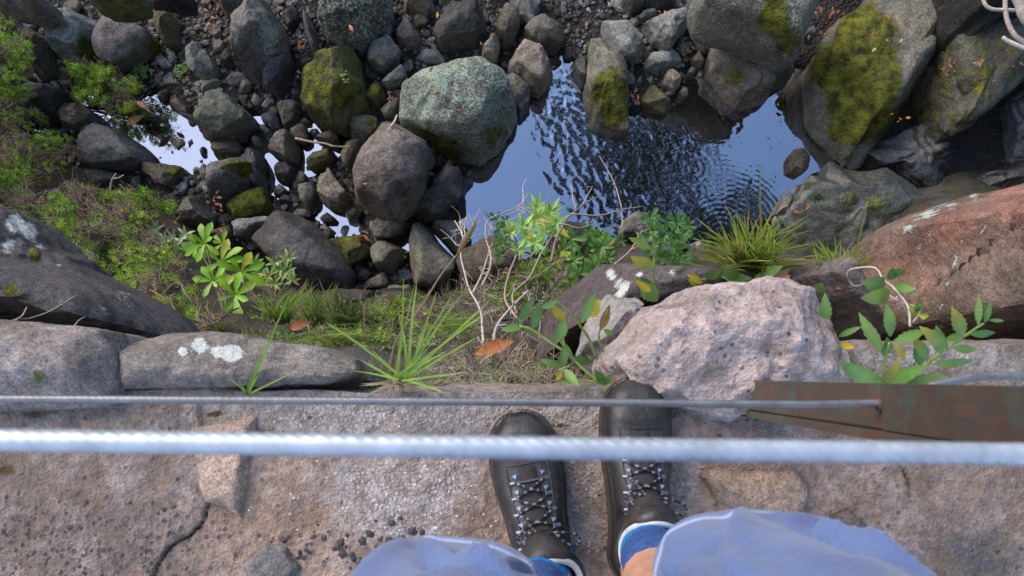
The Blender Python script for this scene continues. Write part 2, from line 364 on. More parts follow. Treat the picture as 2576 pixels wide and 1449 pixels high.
# ------------------------------------------------------------------ rocks of the stream bed
_T = 1.22
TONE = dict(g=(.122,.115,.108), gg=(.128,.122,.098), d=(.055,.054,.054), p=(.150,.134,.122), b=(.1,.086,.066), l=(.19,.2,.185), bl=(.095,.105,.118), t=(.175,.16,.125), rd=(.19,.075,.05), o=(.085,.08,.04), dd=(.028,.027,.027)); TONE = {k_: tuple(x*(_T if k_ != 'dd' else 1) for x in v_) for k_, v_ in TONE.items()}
def outline(poly, nth):
    """radius of the (star-shaped) outline round its centre at nth angles"""
    P = np.array(poly, float); a = 0; c = np.zeros(2)
    for i in range(len(P)):
        x = P[i-1][0]*P[i][1]-P[i][0]*P[i-1][1]; a += x; c += (P[i-1]+P[i])*x
    c /= 3*a
    th = np.arange(nth)*2*math.pi/nth; R = np.zeros(nth)
    for k, t in enumerate(th):
        dx, dy = math.cos(t), math.sin(t); best = 0
        for i in range(len(P)):
            p0, e = P[i-1]-c, P[i]-P[i-1]; den = dx*e[1]-dy*e[0]
            if abs(den) < 1e-12: continue
            s = (p0[0]*e[1]-p0[1]*e[0])/den; w = (p0[0]*dy-p0[1]*dx)/den
            if s > best and -1e-6 <= w <= 1+1e-6: best = s
        R[k] = best
    if (R == 0).any(): R[R == 0] = R[R > 0].mean()
    R = .12*np.roll(R, 1)+.76*R+.12*np.roll(R, -1)
    return c, th, R
def rock_mesh(name, poly_w, z0, H, col, mat, seed, moss=.0, lichen=.0, spots=(), cuts=9, rough=1.0, n=84, rings=26, flat=.45, grain=1.0, crack=None, crag=0.0, tilt=(0, 0), label=None, cat=None, group=None, parent=None, under=.8):
    """a stone with the outline poly_w (world x, y) at its waist, from z0 up to z0 + H; flat sides are split off it"""
    r_ = np.random.default_rng(seed)
    c, th, R = outline(poly_w, n); Rm = R.mean(); zc = z0+.42*H; Ht, Hb = .58*H, .50*H
    ph = np.concatenate([np.linspace(.03, 1, rings)*math.pi/2, math.pi/2+np.linspace(.12, 1, max(6, rings//3))*.45*math.pi])
    DR = np.array([np.stack([Rm*math.sin(f)*np.cos(th), Rm*math.sin(f)*np.sin(th), np.full(n, Ht*math.cos(f))], -1) for f in ph]).reshape(-1, 3)
    DR = np.concatenate([[[0, 0, 1.]], DR, [[0, 0, -1.]]]); DR /= np.linalg.norm(DR, axis=1)[:, None]
    PL = []                                                # the planes the stone is split along
    P2 = np.array(poly_w, float)-c; area = 0
    for i in range(len(P2)): area += P2[i-1][0]*P2[i][1]-P2[i][0]*P2[i-1][1]
    for i in range(len(P2)):
        e = P2[i]-P2[i-1]; l = np.hypot(*e)
        if l < 1e-6: continue
        n2 = np.array([e[1], -e[0]])/l*(1 if area > 0 else -1); d2 = n2@P2[i]
        if d2 < .25*Rm: continue
        al = r_.uniform(-.12, .30); PL.append(([*(n2*math.cos(al)), math.sin(al)], d2*math.cos(al)))
        al = r_.uniform(.65, .95); PL.append(([*(n2*math.cos(al)), math.sin(al)], d2*math.cos(al)*.97+r_.uniform(.62, .85)*Ht*math.sin(al)))
        al = -r_.uniform(.5, .9); PL.append(([*(n2*math.cos(al)), math.sin(al)], d2*math.cos(al)*(1+.1*under)-.55*Hb*math.sin(al)))
    tl = .16 if flat < .6 else .07
    t0 = r_.normal(0, tl, 2); PL.append(([t0[0]-tilt[0], t0[1]-tilt[1], 1.], Ht))
    a_0 = r_.uniform(0, 6.283); nb = r_.integers(3, 6) if cuts > 4 else (0 if cuts < 3 else 1)
    for k in range(nb):                                     # a few big broken faces
        an = a_0+k*6.283/nb+r_.normal(0, .35); al = r_.uniform(.55, 1.12); rr_ = R[int(an/6.283*n) % n]
        PL.append(([math.cos(an)*math.cos(al), math.sin(an)*math.cos(al), math.sin(al)], r_.uniform(.28, .74)*rr_*math.cos(al)+Ht*math.sin(al)))
    PL.append(([0, 0, -1.], Hb))
    pw = 70 if rough > .62 else 34
    acc = np.zeros(len(DR))
    for nn, dd in PL:
        nn = np.array(nn, float); ln = np.linalg.norm(nn); acc += np.clip(DR@(nn/ln)/max(1e-4, dd/ln), 0, None)**pw
    C3 = np.array([c[0], c[1], zc]); V = C3+DR*(1/np.maximum(acc, 1e-30)**(1/pw))[:, None]
    D = V-C3; D /= np.linalg.norm(D, axis=1)[:, None]+1e-9
    g = 1/Rm
    dsp = Rm*rough*(.05*vnoise(V, 1.1*g, 3, off=seed*1.7)+.034*vnoise(V, 3.2*g, 4, .55, seed*.9))+.014*rough*grain*(vnoise(V, 9/grain, 3, .6, seed))
    rdg = 1-np.abs(vnoise(V, 1.5*g, 3, .5, seed*2.3)); dsp -= Rm*rough*.04*np.clip(rdg-.80, 0, 1)/.20
    if crag: dsp += crag*((.35-np.abs(vnoise(V, 11, 3, .55, seed)))*1.0+.45*vnoise(V, 34, 3, .6, seed)+.25*vnoise(V, 4.5, 2, .5, seed+3))
    V = V+D*dsp[:, None]*np.array([.85, .85, 1])
    # splitting eats into the outline: bring the widest points back to it
    ang = np.arctan2(V[:, 1]-c[1], V[:, 0]-c[0]); rr = np.hypot(V[:, 0]-c[0], V[:, 1]-c[1]); bi = np.round(ang/(2*math.pi)*n).astype(int) % n
    mxr = np.zeros(n); np.maximum.at(mxr, bi, rr); mxr[mxr == 0] = R[mxr == 0]
    gain = np.clip(R*1.01/mxr, .85, 1.7); gain = (np.roll(gain, 1)+gain+np.roll(gain, -1))/3; fidx = (ang/(2*math.pi)*n) % n
    i0 = np.floor(fidx).astype(int) % n; ft = fidx-np.floor(fidx); gv = gain[i0]*(1-ft)+gain[(i0+1) % n]*ft
    V[:, :2] = np.array(c)+(V[:, :2]-c)*gv[:, None]
    if crack is not None:
        pu, pv = proj(V)
        dk = np.full(len(V), 1e9)
        for (a0, b0), (a1, b1) in zip(crack[:-1], crack[1:]):
            t = np.clip(((pu-a0)*(a1-a0)+(pv-b0)*(b1-b0))/((a1-a0)**2+(b1-b0)**2), 0, 1); dk = np.minimum(dk, np.hypot(pu-a0-t*(a1-a0), pv-b0-t*(b1-b0)))
        V[:, 2] -= .03*np.exp(-(dk/4)**2); 
    m = len(ph); F = [(0, 1+j, 1+(j+1) % n) for j in range(n)]
    for i in range(m-1):
        a, b_ = 1+i*n, 1+(i+1)*n
        F += [(a+j, b_+j, b_+(j+1) % n, a+(j+1) % n) for j in range(n)]
    a = 1+(m-1)*n; F += [(a+j, len(V)-1, a+(j+1) % n) for j in range(n)]
    mo = np.full(len(V), float(moss)); li = np.full(len(V), float(lichen)); cv = np.broadcast_to(np.array(col, float), V.shape).copy()
    cv *= (1+.16*vnoise(V, 1.3*g, 2, off=seed))[:, None]*(1+r_.normal(0, .06))*(1+r_.normal(0, .018, 3))
    PU, PV = proj(V)
    for kind, u, v, pr, val in spots:
        w = val*np.exp(-((PU-u)**2+(PV-v)**2)/pr**2)
        if kind == 'm': mo += w
        elif kind == 'l': li += w
        else:
            tc = np.array(TONE[kind]); cv = cv*(1-np.clip(w, 0, 1))[:, None]+tc*np.clip(w, 0, 1)[:, None]
    V = V+D*(.02*sstep(.35, .85, mo)*(.55+.45*vnoise(V, 26, 3, .6)))[:, None]*(1 if H > .2 else .4)   # moss stands up from the stone
    o = mesh_obj(name, V, F, mat, parent, True, {'col': cv, 'moss': mo, 'lichen': li}, origin=(c[0], c[1], z0))
    o.data.set_sharp_from_angle(angle=rad(30))
    if label: tag(o, label, cat, group)
    return o
ROCK_POLYS = []; _rs = [100]
def R(label, tile, pts, tone='g', H=None, z=0.0, moss=0, lich=0, spots=(), wet=False, **k):
    pl = T(tile, pts); A = 0
    for i in range(len(pl)): A += pl[i-1][0]*pl[i][1]-pl[i][0]*pl[i-1][1]
    rp = math.sqrt(abs(A)/2/math.pi); Rw = rp/FPX*6.5
    if H is None: H = max(.05, Rw*1.15)
    z0 = ZW+z-.04; zc = z0+.42*H
    w = [tuple(bp(u, v, zc)[:2]) for u, v in pl]; ROCK_POLYS.append(pl); _rs[0] += 1
    nm = 'boulder' if rp > 48 else ('rock' if rp > 21 else 'stone')
    n = 150 if rp > 70 else (96 if rp > 30 else 48)
    k.setdefault('rings', 52 if rp > 70 else (34 if rp > 30 else 16))
    col = TONE[tone] if isinstance(tone, str) else tone
    return rock_mesh(nm, w, z0, H, col, M_WET if wet else M_ROCK, _rs[0], moss, lich, spots, n=n, label=label, cat=nm, **k)
r20 = lambda x, y, a, b=None, t=.4: [(x+a*math.cos(q)*(1+.12*math.sin(3*q+t*9)), y+(b or a)*math.sin(q)*(1+.1*math.cos(2*q+t*5))) for q in [i*.6283 for i in range(10)]]
# --- upper left
R('purplish brown boulder cut off by the top left corner','A',[(-150,-60),(300,-80),(450,-20),(470,90),(330,175),(240,140),(60,110),(-80,90)],'p',.8,.5,lich=.0)
R('pale pitted grey boulder with brown moss on its lower half','A',[(540,230),(600,160),(760,130),(900,160),(990,260),(1000,330),(930,520),(860,630),(700,600),(560,600),(530,420)],'l',.55,moss=.05,spots=[('m',215,118,40,.75),('m',235,140,30,.3),('l',215,150,22,.5)])
R('smooth dark grey slab boulder with a mossy right rim','A',[(1180,200),(1300,240),(1420,270),(1500,350),(1520,440),(1450,540),(1300,640),(1170,690),(1050,640),(990,540),(980,470),(1030,340),(1080,250)],'g',.5,rough=.6,spots=[('m',388,118,18,1)],cuts=6)
R('narrow brown rock with two stepped notches beside the heath','A',[(310,340),(400,330),(520,400),(520,520),(540,700),(460,770),(340,750),(300,600),(300,450)],'b',.5,rough=1.3)
R('wedge shaped grey rock half under the leftmost heath','A',[(110,850),(300,710),(370,790),(210,950),(110,880)],'g',.35)
R('dark greenish boulder left of the small bright water gap','A',[(200,1040),(300,930),(380,800),(560,830),(630,900),(620,1000),(560,1120),(440,1180),(260,1130)],'d',.5,.0,moss=.15)
R('dark brown rock under the overhanging heath by the pale pool','A',[(620,1140),(690,1050),(850,1040),(940,1130),(900,1200),(760,1290),(620,1250)],'b',.3,wet=True)
R('small tan rock at the near left tip of the pale pool','A',[(780,1300),(880,1225),(950,1240),(900,1320),(820,1345)],'t',.16)
R('upright pale grey stone in the dark top left crevice','A',[(1020,90),(1080,80),(1110,220),(1060,265),(1000,230)],'l',.35)
R('squarish pale stone lying above the smooth slab boulder','A',[(1220,60),(1330,50),(1345,150),(1355,240),(1280,200),(1210,140)],'l',.3)
R('oval grey stone beside the smooth slab boulder','A',[(1410,220),(1450,180),(1500,170),(1540,190),(1500,250),(1450,275),(1415,265)],'g',.14)
R('long olive rock with a mossy foot right of the slab boulder','A',[(1580,170),(1640,160),(1740,200),(1740,330),(1750,450),(1700,490),(1620,450),(1560,330)],'o',.4,moss=.2,spots=[('m',425,110,20,.5)])
R('pale oval stone on the dark gravel below the olive rock','A',[(1530,560),(1600,560),(1710,650),(1690,700),(1600,700),(1540,640)],'l',.16)
R('flat pinkish stone on the dark gravel above the pale pool','A',[(1570,760),(1640,720),(1730,720),(1780,800),(1830,870),(1750,910),(1610,850)],'p',.12,flat=.3)
R('light grey angular rock left of the mint lichen boulder','A',[(1860,530),(1960,430),(2010,540),(2110,580),(2150,680),(2130,750),(2040,780),(1960,780),(1880,700),(1850,620)],'l',.4,rough=1.2)
R('small yellowish stone beside the light grey angular rock','A',[(1800,510),(1850,460),(1870,490),(1850,560),(1800,550)],'t',.13)
R('saddle shaped tan rock with a mossy right end','A',[(1970,800),(2080,810),(2180,760),(2230,800),(2100,900),(2010,950),(1970,900)],'t',.22,spots=[('m',570,205,10,.8)])
R('flat oval grey stone below the mint lichen boulder','A',[(2200,880),(2290,835),(2370,870),(2300,940),(2210,930)],'g',.13)
R('grey stone leaning on the flat oval stone','A',[(2350,850),(2420,770),(2500,830),(2460,920),(2380,960),(2330,940)],'gg',.2)
R('tall boulder coated on its right side in mint green lichen','',[(590,100),(612,50),(652,12),(690,30),(716,80),(716,130),(682,180),(640,192),(608,184),(592,145)],'p',.85,.05,lich=.08,spots=[('l',680,85,45,.75),('l',680,150,30,.5),('l',640,30,30,.3)],cuts=7)
R('dark rock wedged under the mint lichen boulder','A',[(2160,600),(2260,490),(2340,640),(2290,715),(2190,670)],'d',.3)
R('large rough grey boulder at the end of the pale pool','A',[(1910,1210),(1960,1100),(2060,950),(2190,950),(2340,1020),(2460,1130),(2460,1210),(2380,1300),(2230,1370),(2060,1370),(1930,1300)],'gg',.6,rough=1.4,moss=.05)
R('small dark stone touching the left face of the rough grey boulder','A',r20(1885,1205,35,48),'d',.1,-.02,wet=True)
R('two lobed dark stone standing in the pale pool near its far shore','A',r20(1512,1150,62,38),'d',.1,-.02,wet=True)
R('squarish black stone in the pale pool beside the two lobed one','A',r20(1615,1172,40,44),'d',.1,-.02,wet=True)
R('tiny black stone nearest the far shore of the pale pool','A',r20(1565,1080,33,28),'d',.08,-.02,wet=True)
R('biggest brown stone in the middle of the pale pool','A',[(1655,1380),(1700,1350),(1800,1365),(1810,1410),(1760,1450),(1745,1480),(1700,1430)],'b',.1,-.02,wet=True)
R('hook shaped black stone in the pale pool','A',[(1835,1370),(1890,1365),(1900,1410),(1870,1440),(1880,1490),(1850,1470),(1840,1420)],'d',.08,-.02,wet=True)
R('thin leaning black stone near the foot of the pale pool','E',r20(1680,185,26,42),'d',.06,-.02,wet=True)
R('small triangular black stone in the pale pool','E',r20(1695,105,24,38,.8),'d',.06,-.02,wet=True)
R('flat black stone cluster piece at the near shore of the pale pool','E',r20(1580,160,40,24),'d',.06,-.02,wet=True)
R('lone black stone in the lower left of the pale pool','E',r20(1515,105,26,20),'d',.05,-.02,wet=True)
R('rounded dark stone at the right end of the pale pool','E',r20(1990,100,40,55),'d',.13,-.02,wet=True)
R('small round stone at the lower right tip of the pale pool','E',r20(1980,195,24),'d',.07,-.02,wet=True)
R('moss brown overhanging boulder at the top edge','A',[(850,-120),(1360,-120),(1365,0),(1300,40),(1150,80),(980,70),(900,30),(840,0)],'o',.9,.9,moss=.5)
R('black boulder at the top edge right of the mossy overhang','A',[(1380,-100),(1840,-100),(1850,0),(1800,40),(1720,65),(1640,20),(1400,0)],'dd',.8,.5)
R('brown grey rock at the top edge above the mint lichen boulder','A',[(2080,-60),(2270,-40),(2320,90),(2230,200),(2170,120)],'b',.4)
R('grey stone with a greenish face at the top edge','A',[(2290,-40),(2400,-40),(2415,30),(2310,110)],'gg',.25,lich=.35)
R('brown wet rock on the far shore of the pale pool','A',[(1680,1030),(1740,940),(1800,1000),(1860,1060),(1870,1130),(1760,1115),(1660,1060)],'b',.2,wet=True)
R('small upright brown rock above the pale pool','A',[(1550,930),(1640,880),(1660,900),(1610,990),(1560,1000)],'b',.15)
R('cream rounded stone right of the rough grey boulder','B',[(0,940),(40,915),(80,960),(95,1010),(60,1055),(5,1055),(-20,1000)],'l',.15)
R('cream stone second in the row under the mossy boulders','B',[(90,1030),(130,970),(210,980),(225,1040),(150,1090),(100,1075)],'l',.16)
# --- upper middle
R('dark boulder crusted with mint lichen at the top edge','B',[(600,-120),(1330,-120),(1335,120),(1300,260),(1190,285),(1080,420),(940,390),(870,420),(700,320),(635,250),(640,120)],'d',.8,.1,lich=.55,cuts=8)
R('long leaning grey stone between the two mint lichen boulders','B',[(470,110),(510,95),(560,200),(620,330),(660,480),(610,540),(570,520),(530,400),(480,240)],'bl',.35,.1,lich=.2)
R('dark rock with green flecks left of the leaning stone','B',[(290,150),(400,90),(460,150),(440,250),(370,330),(300,260)],'d',.25,moss=.2,lich=.2)
R('largest olive moss covered boulder with a sprig growing on it','B',[(640,580),(760,500),(880,470),(980,500),(1050,570),(1060,720),(1090,850),(1130,1050),(1060,1140),(940,1180),(890,1280),(760,1240),(580,1180),(480,1010),(420,860),(470,760),(600,690)],'o',.75,moss=.42,cuts=7,rough=.9,spots=[('m',830,225,70,.2),('b',810,290,60,.6)])
R('dark boulder with a bright moss patch left of the olive boulder','B',[(90,780),(170,650),(260,600),(360,560),(410,600),(365,740),(355,870),(260,950),(150,910),(90,860)],'d',.5,moss=.1,spots=[('m',742,220,16,.9)])
R('small mossy rock against the upper left of the olive boulder','B',[(450,660),(530,580),(620,590),(635,640),(560,700),(470,710)],'d',.2,moss=.35)
R('blue grey stone pair member, rounded, beside the olive boulder','B',[(400,560),(440,535),(500,600),(450,630),(410,605)],'bl',.14)
R('blue grey triangular stone under the leaning stone','B',[(435,520),(530,480),(562,500),(505,572),(460,555)],'bl',.13)
R('broad grey slab with a crack right of the olive boulder','B',[(1110,600),(1180,440),(1280,390),(1390,410),(1455,520),(1420,620),(1340,660),(1290,730),(1210,720),(1125,680)],'g',.42,rough=.8,cuts=6)
R('purple grey angular rock above the cracked slab','B',[(1395,370),(1470,210),(1550,240),(1600,300),(1645,390),(1610,460),(1500,470),(1420,425)],'p',.35)
R('beige rock cut by the top edge beside the lichen crusted boulder','B',[(1450,-60),(1740,-60),(1755,100),(1700,140),(1580,110),(1465,70)],'t',.4,.05)
R('small beige rock at the top edge right of its larger neighbour','B',[(1770,-60),(1985,-60),(1930,50),(1820,62)],'t',.3)
R('big dark grey boulder high in the middle with speckled top','B',[(1760,380),(1830,300),(1940,130),(2100,60),(2180,60),(2260,200),(2275,310),(2180,420),(2000,450),(1830,480)],'d',.6,lich=.1,rough=1.2)
R('brown oblong rock right of the speckled dark boulder','B',[(2370,320),(2430,140),(2480,110),(2590,150),(2600,290),(2540,400),(2450,470),(2390,410)],'b',.42)
R('low grey stone with a pointed right end','B',[(1575,590),(1660,500),(1780,490),(1880,600),(1925,670),(1820,660),(1680,655)],'bl',.22)
R('pale angular rock leaning on the huge speckled boulder','B',[(1240,840),(1330,760),(1350,640),(1420,640),(1510,760),(1420,840),(1310,890)],'l',.35,rough=1.2)
R('small round rock with a bright green moss cap','B',[(1085,930),(1140,860),(1230,850),(1290,930),(1290,1020),(1220,1100),(1130,1050),(1090,990)],'o',.35,moss=.5,spots=[('m',945,228,12,.6)])
R('huge boulder speckled all over with mint lichen beside the pool','B',[(1400,1150),(1430,960),(1450,830),(1530,740),(1720,700),(1930,650),(2060,595),(2220,610),(2400,720),(2500,800),(2520,900),(2580,1050),(2510,1210),(2380,1400),(2200,1530),(1950,1480),(1700,1360),(1560,1280),(1430,1240)],'gg',1.05,-.05,lich=.6,spots=[('m',1120,385,60,.75),('m',1240,340,45,.7),('m',1060,330,40,.5),('l',1080,220,60,.12),('g',1190,190,60,.8)],cuts=6,rough=.75,tilt=(0,.22))
R('tan green rock standing on edge above the huge speckled boulder','B',[(2180,580),(2290,440),(2330,350),(2410,370),(2400,470),(2350,625),(2260,620)],'t',.4,.05)
R('brown grey rock tucked between the olive and huge boulders','B',[(1250,1110),(1330,1020),(1440,950),(1445,1030),(1380,1170),(1300,1195)],'gg',.3)
R('lumpy brown rock with small moss tufts above the flat topped boulder','B',[(920,1260),(960,1190),(1110,1155),(1225,1190),(1220,1290),(1100,1410),(980,1385),(930,1320)],'gg',.35,spots=[('m',930,305,14,.7)])
R('brown rock against the left side of the flat topped boulder','F',[(880,160),(960,20),(1080,0),(1065,60),(1010,210),(970,300),(900,250)],'b',.4)
R('faceted grey green rock under the olive boulder','B',[(225,1050),(290,980),(430,970),(485,1050),(440,1170),(300,1265),(260,1150)],'gg',.3)
R('smooth blue grey wedge below the cream stones','B',[(60,1140),(150,1100),(255,1110),(265,1260),(190,1285),(90,1195)],'bl',.2)
R('dark oval stone in the channel below the blue grey wedge','B',[(60,1250),(120,1205),(210,1280),(215,1335),(120,1352),(60,1295)],'d',.15,wet=True)
R('rounded olive brown rock in the narrow channel','B',[(380,1270),(450,1220),(540,1260),(545,1370),(470,1425),(395,1365)],'b',.22)
R('small dark stone in the channel right of the rounded brown rock','B',r20(602,1312,48,42),'d',.13,wet=True)
R('tan brown rock in the channel beneath the stick','B',[(600,1370),(710,1300),(790,1270),(850,1380),(800,1440),(680,1405)],'b',.25)
R('greenish grey block standing in the narrow channel','B',[(165,1440),(235,1300),(330,1265),(400,1325),(435,1440),(430,1535),(400,1585),(330,1575),(160,1500)],'gg',.4,rough=1.1)
R('pale pebble at the left of the narrow channel','B',r20(28,1380,42,52),'l',.13)
R('brown pebble cube by the narrow channel under the olive boulder','B',[(465,1190),(510,1140),(575,1190),(560,1225),(480,1228)],'t',.14)
# --- upper right of centre
R('grey green rock at the top edge left of the trickle','C',[(10,-60),(360,-60),(355,60),(262,170),(262,230),(205,250),(130,170),(70,100)],'l',.4)
R('round topped tan grey boulder beside the trickle','C',[(155,350),(200,280),(390,195),(480,240),(542,330),(547,425),(480,485),(320,492),(205,430)],'gg',.42,rough=.8)
R('boulder with a pale ridge at the mouth of the trickle','C',[(0,600),(80,500),(180,462),(330,500),(412,530),(412,600),(455,690),(400,830),(310,915),(240,890),(120,780),(5,700)],'t',.5,rough=.9,spots=[('l',1310,190,10,.2)])
R('dark slab between the huge speckled boulder and the pool mouth','C',[(-90,680),(60,735),(225,890),(218,1000),(120,1135),(75,1090),(30,950),(-40,800)],'g',.35)
R('long mossy boulder whose foot stands in the pool','C',[(790,450),(850,300),(915,240),(980,380),(1080,540),(1150,750),(1190,960),(1198,1270),(1060,1295),(940,1255),(850,1190),(830,1100),(770,1000),(750,860),(765,700)],'gg',.5,-.05,moss=.05,cuts=6,spots=[('m',1535,210,55,.6),('m',1540,290,45,.5),('m',1530,250,60,.3)])
R('dark low lobe joined to the left of the long mossy boulder','C',[(615,640),(680,565),(770,590),(780,850),(720,865),(640,780),(600,720)],'d',.28,-.04,moss=.15,wet=True)
R('smooth oblong grey rock lying on the long mossy boulder','C',[(912,240),(970,190),(1060,182),(1180,290),(1320,440),(1332,500),(1250,592),(1150,582),(1060,530),(950,350)],'l',.38,.15,rough=.7,cuts=6)
R('heart shaped grey rock above the pebble heap','C',[(1312,240),(1400,210),(1560,95),(1720,105),(1778,180),(1750,280),(1640,370),(1612,470),(1550,495),(1430,412),(1350,300)],'l',.42,.08,rough=1.1)
R('small flat grey stone left of the heart shaped rock','C',[(1252,180),(1320,115),(1420,98),(1472,140),(1400,180),(1310,218)],'l',.18,.05)
R('tan cube shaped stone between the oblong and heart shaped rocks','C',[(1165,210),(1240,195),(1298,260),(1250,312),(1180,298)],'t',.18)
R('grey rock at the top edge above the oblong rock','C',[(1075,40),(1170,-40),(1370,-40),(1335,70),(1180,158),(1115,100)],'g',.35)
R('dark grey rock at the top edge above the heart shaped rock','C',[(1335,60),(1400,-40),(1640,-40),(1635,50),(1480,112),(1345,90)],'d',.35)
R('slabby grey rock with ridges in the pebble heap','C',[(1302,670),(1360,565),(1450,538),(1600,508),(1692,530),(1692,610),(1570,692),(1440,745),(1328,712)],'l',.28,rough=1.2)
R('rounded brown rock by the leaf litter under the slab','C',[(1782,580),(1830,508),(1890,550),(1925,620),(1870,685),(1800,652)],'b',.25)
R('olive green rock in the pebble heap','C',[(1498,800),(1520,718),(1590,692),(1692,780),(1662,870),(1600,932),(1510,882)],'t',.26,moss=.12)
R('mossy rock at the water edge of the pebble heap','C',[(1282,1010),(1370,878),(1440,868),(1530,930),(1612,1030),(1550,1122),(1430,1098),(1310,1052)],'o',.24,moss=.35)
R('small grey green stone right of the mossy heap rock','C',[(1648,920),(1690,848),(1750,868),(1752,950),(1700,968)],'gg',.17)
R('round olive pebble on the left of the pebble heap','C',r20(1212,750,46,52),'o',.14,moss=.15)
R('oval pale pebble beside the round olive pebble','C',r20(1283,802,46,62),'l',.14)
R('ridged pale pebble in the middle of the pebble heap','C',r20(1380,802,44,52),'l',.14)
R('thin white veined stone low on the pebble heap','C',[(1228,890),(1280,866),(1322,920),(1280,968),(1240,932)],'t',.12)
R('blue grey round pebble touching the heart shaped rock','C',[(1328,490),(1370,448),(1432,490),(1402,558),(1338,552)],'bl',.13)
R('white square pebble at the left edge of the pebble heap','C',[(1132,680),(1180,655),(1188,710),(1150,730)],(.35,.34,.35),.08)
R('flat grey green stone under the rounded brown rock','C',[(1738,720),(1780,668),(1842,690),(1800,752),(1742,752)],'gg',.13)
R('small mottled stone at the foot of the brown rock','C',[(1818,760),(1880,712),(1912,740),(1860,778)],'l',.1)
# --- right
R('great square edged slab speckled with lichen and moss at the top','C',[(1810,-160),(2940,-160),(2900,270),(2862,470),(2792,625),(2576,552),(2400,470),(2130,372),(1960,322),(1848,260),(1808,130)],'gg',.85,.62,lich=.45,moss=.05,cuts=4,rough=.35,flat=.8,spots=[('m',1940,60,50,.5),('m',1985,110,40,.55),('m',1955,10,50,.4)])
R('upright wet rock streaked with moss under the great slab','C',[(1940,600),(1960,470),(2200,450),(2576,520),(2800,640),(2755,790),(2560,875),(2540,972),(2400,1012),(2250,1014),(2150,930),(2050,800),(1950,700)],'gg',.55,-.05,moss=.1,spots=[('m',1850,195,40,.4)],rough=1.3)
R('largest boulder of the right bank with bright green moss runs','D',[(450,680),(470,560),(640,340),(860,240),(960,20),(1080,-120),(1560,-120),(1700,90),(1812,170),(1748,260),(1772,450),(1745,680),(1742,1000),(1722,1240),(1560,1330),(1350,1430),(1180,1565),(980,1612),(850,1500),(760,1390),(620,1290),(520,1130),(470,900)],'gg',.8,-.05,cuts=7,rough=1.0,moss=.2,tilt=(.1,.15),
  spots=[('m',2090,170,48,.95),('m',2180,120,55,1.0),('m',2160,60,45,.95),('m',2230,70,30,.6),('m',2200,200,52,.95),('m',2140,215,50,.8),('m',2180,280,40,.7),('m',2160,330,45,.65),('m',2110,270,34,.6),('m',2230,300,40,.5),('m',2110,330,26,.5),('m',2240,210,26,.6),('l',2250,140,30,.2),('l',2120,90,30,.25),('d',2260,330,50,.6)])
R('grey green sloping rock right of the boulder with moss runs','D',[(1600,520),(1900,330),(2100,250),(2250,230),(2420,300),(2900,320),(2900,640),(2400,880),(2285,990),(2120,1130),(1985,1220),(1960,1400),(1700,1440),(1600,900)],(.10,.10,.085),1.0,-.05,moss=.42,rough=1.3,spots=[('d',2560,160,70,.6)])
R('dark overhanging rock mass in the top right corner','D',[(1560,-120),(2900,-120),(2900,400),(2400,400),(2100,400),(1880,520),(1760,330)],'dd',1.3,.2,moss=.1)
R('wet purple grey rock on the far right shore','D',[(2320,1060),(2440,950),(2600,810),(2900,760),(2900,1600),(2420,1700),(2370,1443),(2350,1250)],'bl',.4,-.05,wet=True,rough=1.4)
R('dark wet shelf of rock between the right boulder and the bedrock','H',[(690,190),(1000,40),(1330,-80),(1700,-220),(1950,-150),(1900,250),(1680,540),(1480,420),(1280,250),(1000,310),(770,290)],'dd',.35,-.02,wet=True,rough=1.4,spots=[('bl',2290,400,60,.7)])  # the blue grey spot puts a bluish gloss into the colour
R('small grey cube stone in the leaf litter notch','D',[(412,300),(470,272),(535,350),(512,422),(405,372)],'bl',.22,.25)
R('small mossy knob of rock at the right end of the pool','H',[(286,120),(350,52),(422,70),(462,150),(440,290),(380,322),(308,280)],'b',.25,-.03,moss=.25)
R('flat wet bedrock ledge with two mossy dips under the grass','H',[(380,480),(450,330),(560,400),(620,200),(760,290),(1000,330),(1300,250),(1622,280),(1645,580),(1480,690),(1330,840),(1150,940),(1050,1080),(900,1180),(600,1200),(430,1170),(300,850),(210,700)],(.075,.08,.07),.42,-.05,wet=True,rough=1.3,moss=.05,spots=[('m',2135,500,22,.9),('m',2200,510,24,.8),('l',2250,455,40,.2)])
R('thin fin of rock at the right edge of the pool','H',[(250,505),(300,560),(262,640),(230,705),(165,692)],'gg',.25,-.03)
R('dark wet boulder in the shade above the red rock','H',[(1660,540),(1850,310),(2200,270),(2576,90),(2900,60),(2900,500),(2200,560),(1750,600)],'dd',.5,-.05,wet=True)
# --- left middle
R('low grey boulder with fine speckles on the near side of the pale pool','E',[(780,210),(830,90),(900,-40),(1030,-171),(1160,-120),(1250,-70),(1380,30),(1462,110),(1460,200),(1300,262),(1100,268),(960,275)],'g',.5,-.03,lich=.27,rough=.7)
R('brown rock with a moss tuft at the near end of the pale pool','E',[(1420,300),(1440,230),(1600,220),(1770,230),(1782,330),(1690,440),(1560,475),(1500,360)],'b',.3,moss=.3,spots=[('m',440,425,14,.8)])
R('dark rounded rock behind the heath left of the grey boulder','E',[(490,260),(600,185),(655,250),(620,315),(540,335)],'d',.3)
R('broad brown grey rock below the speckled grey boulder','E',[(850,270),(1000,265),(1150,285),(1265,330),(1180,405),(1060,465),(1000,480),(900,380)],'b',.28)
R('small slate wedge under the broad brown grey rock','E',[(845,370),(900,348),(1005,480),(930,495),(855,490)],'g',.2)
R('upright brown splinter among the stones by the heath','E',[(1285,360),(1400,318),(1405,460),(1330,495)],'b',.2)
R('angular grey boulder with a bright moss cushion on its corner','E',[(2055,420),(2080,225),(2180,190),(2290,168),(2370,140),(2492,220),(2482,340),(2420,420),(2340,500),(2230,595),(2080,655),(2048,560)],'g',.6,lich=.12,spots=[('m',618,425,22,1.1),('m',575,415,30,.5)])
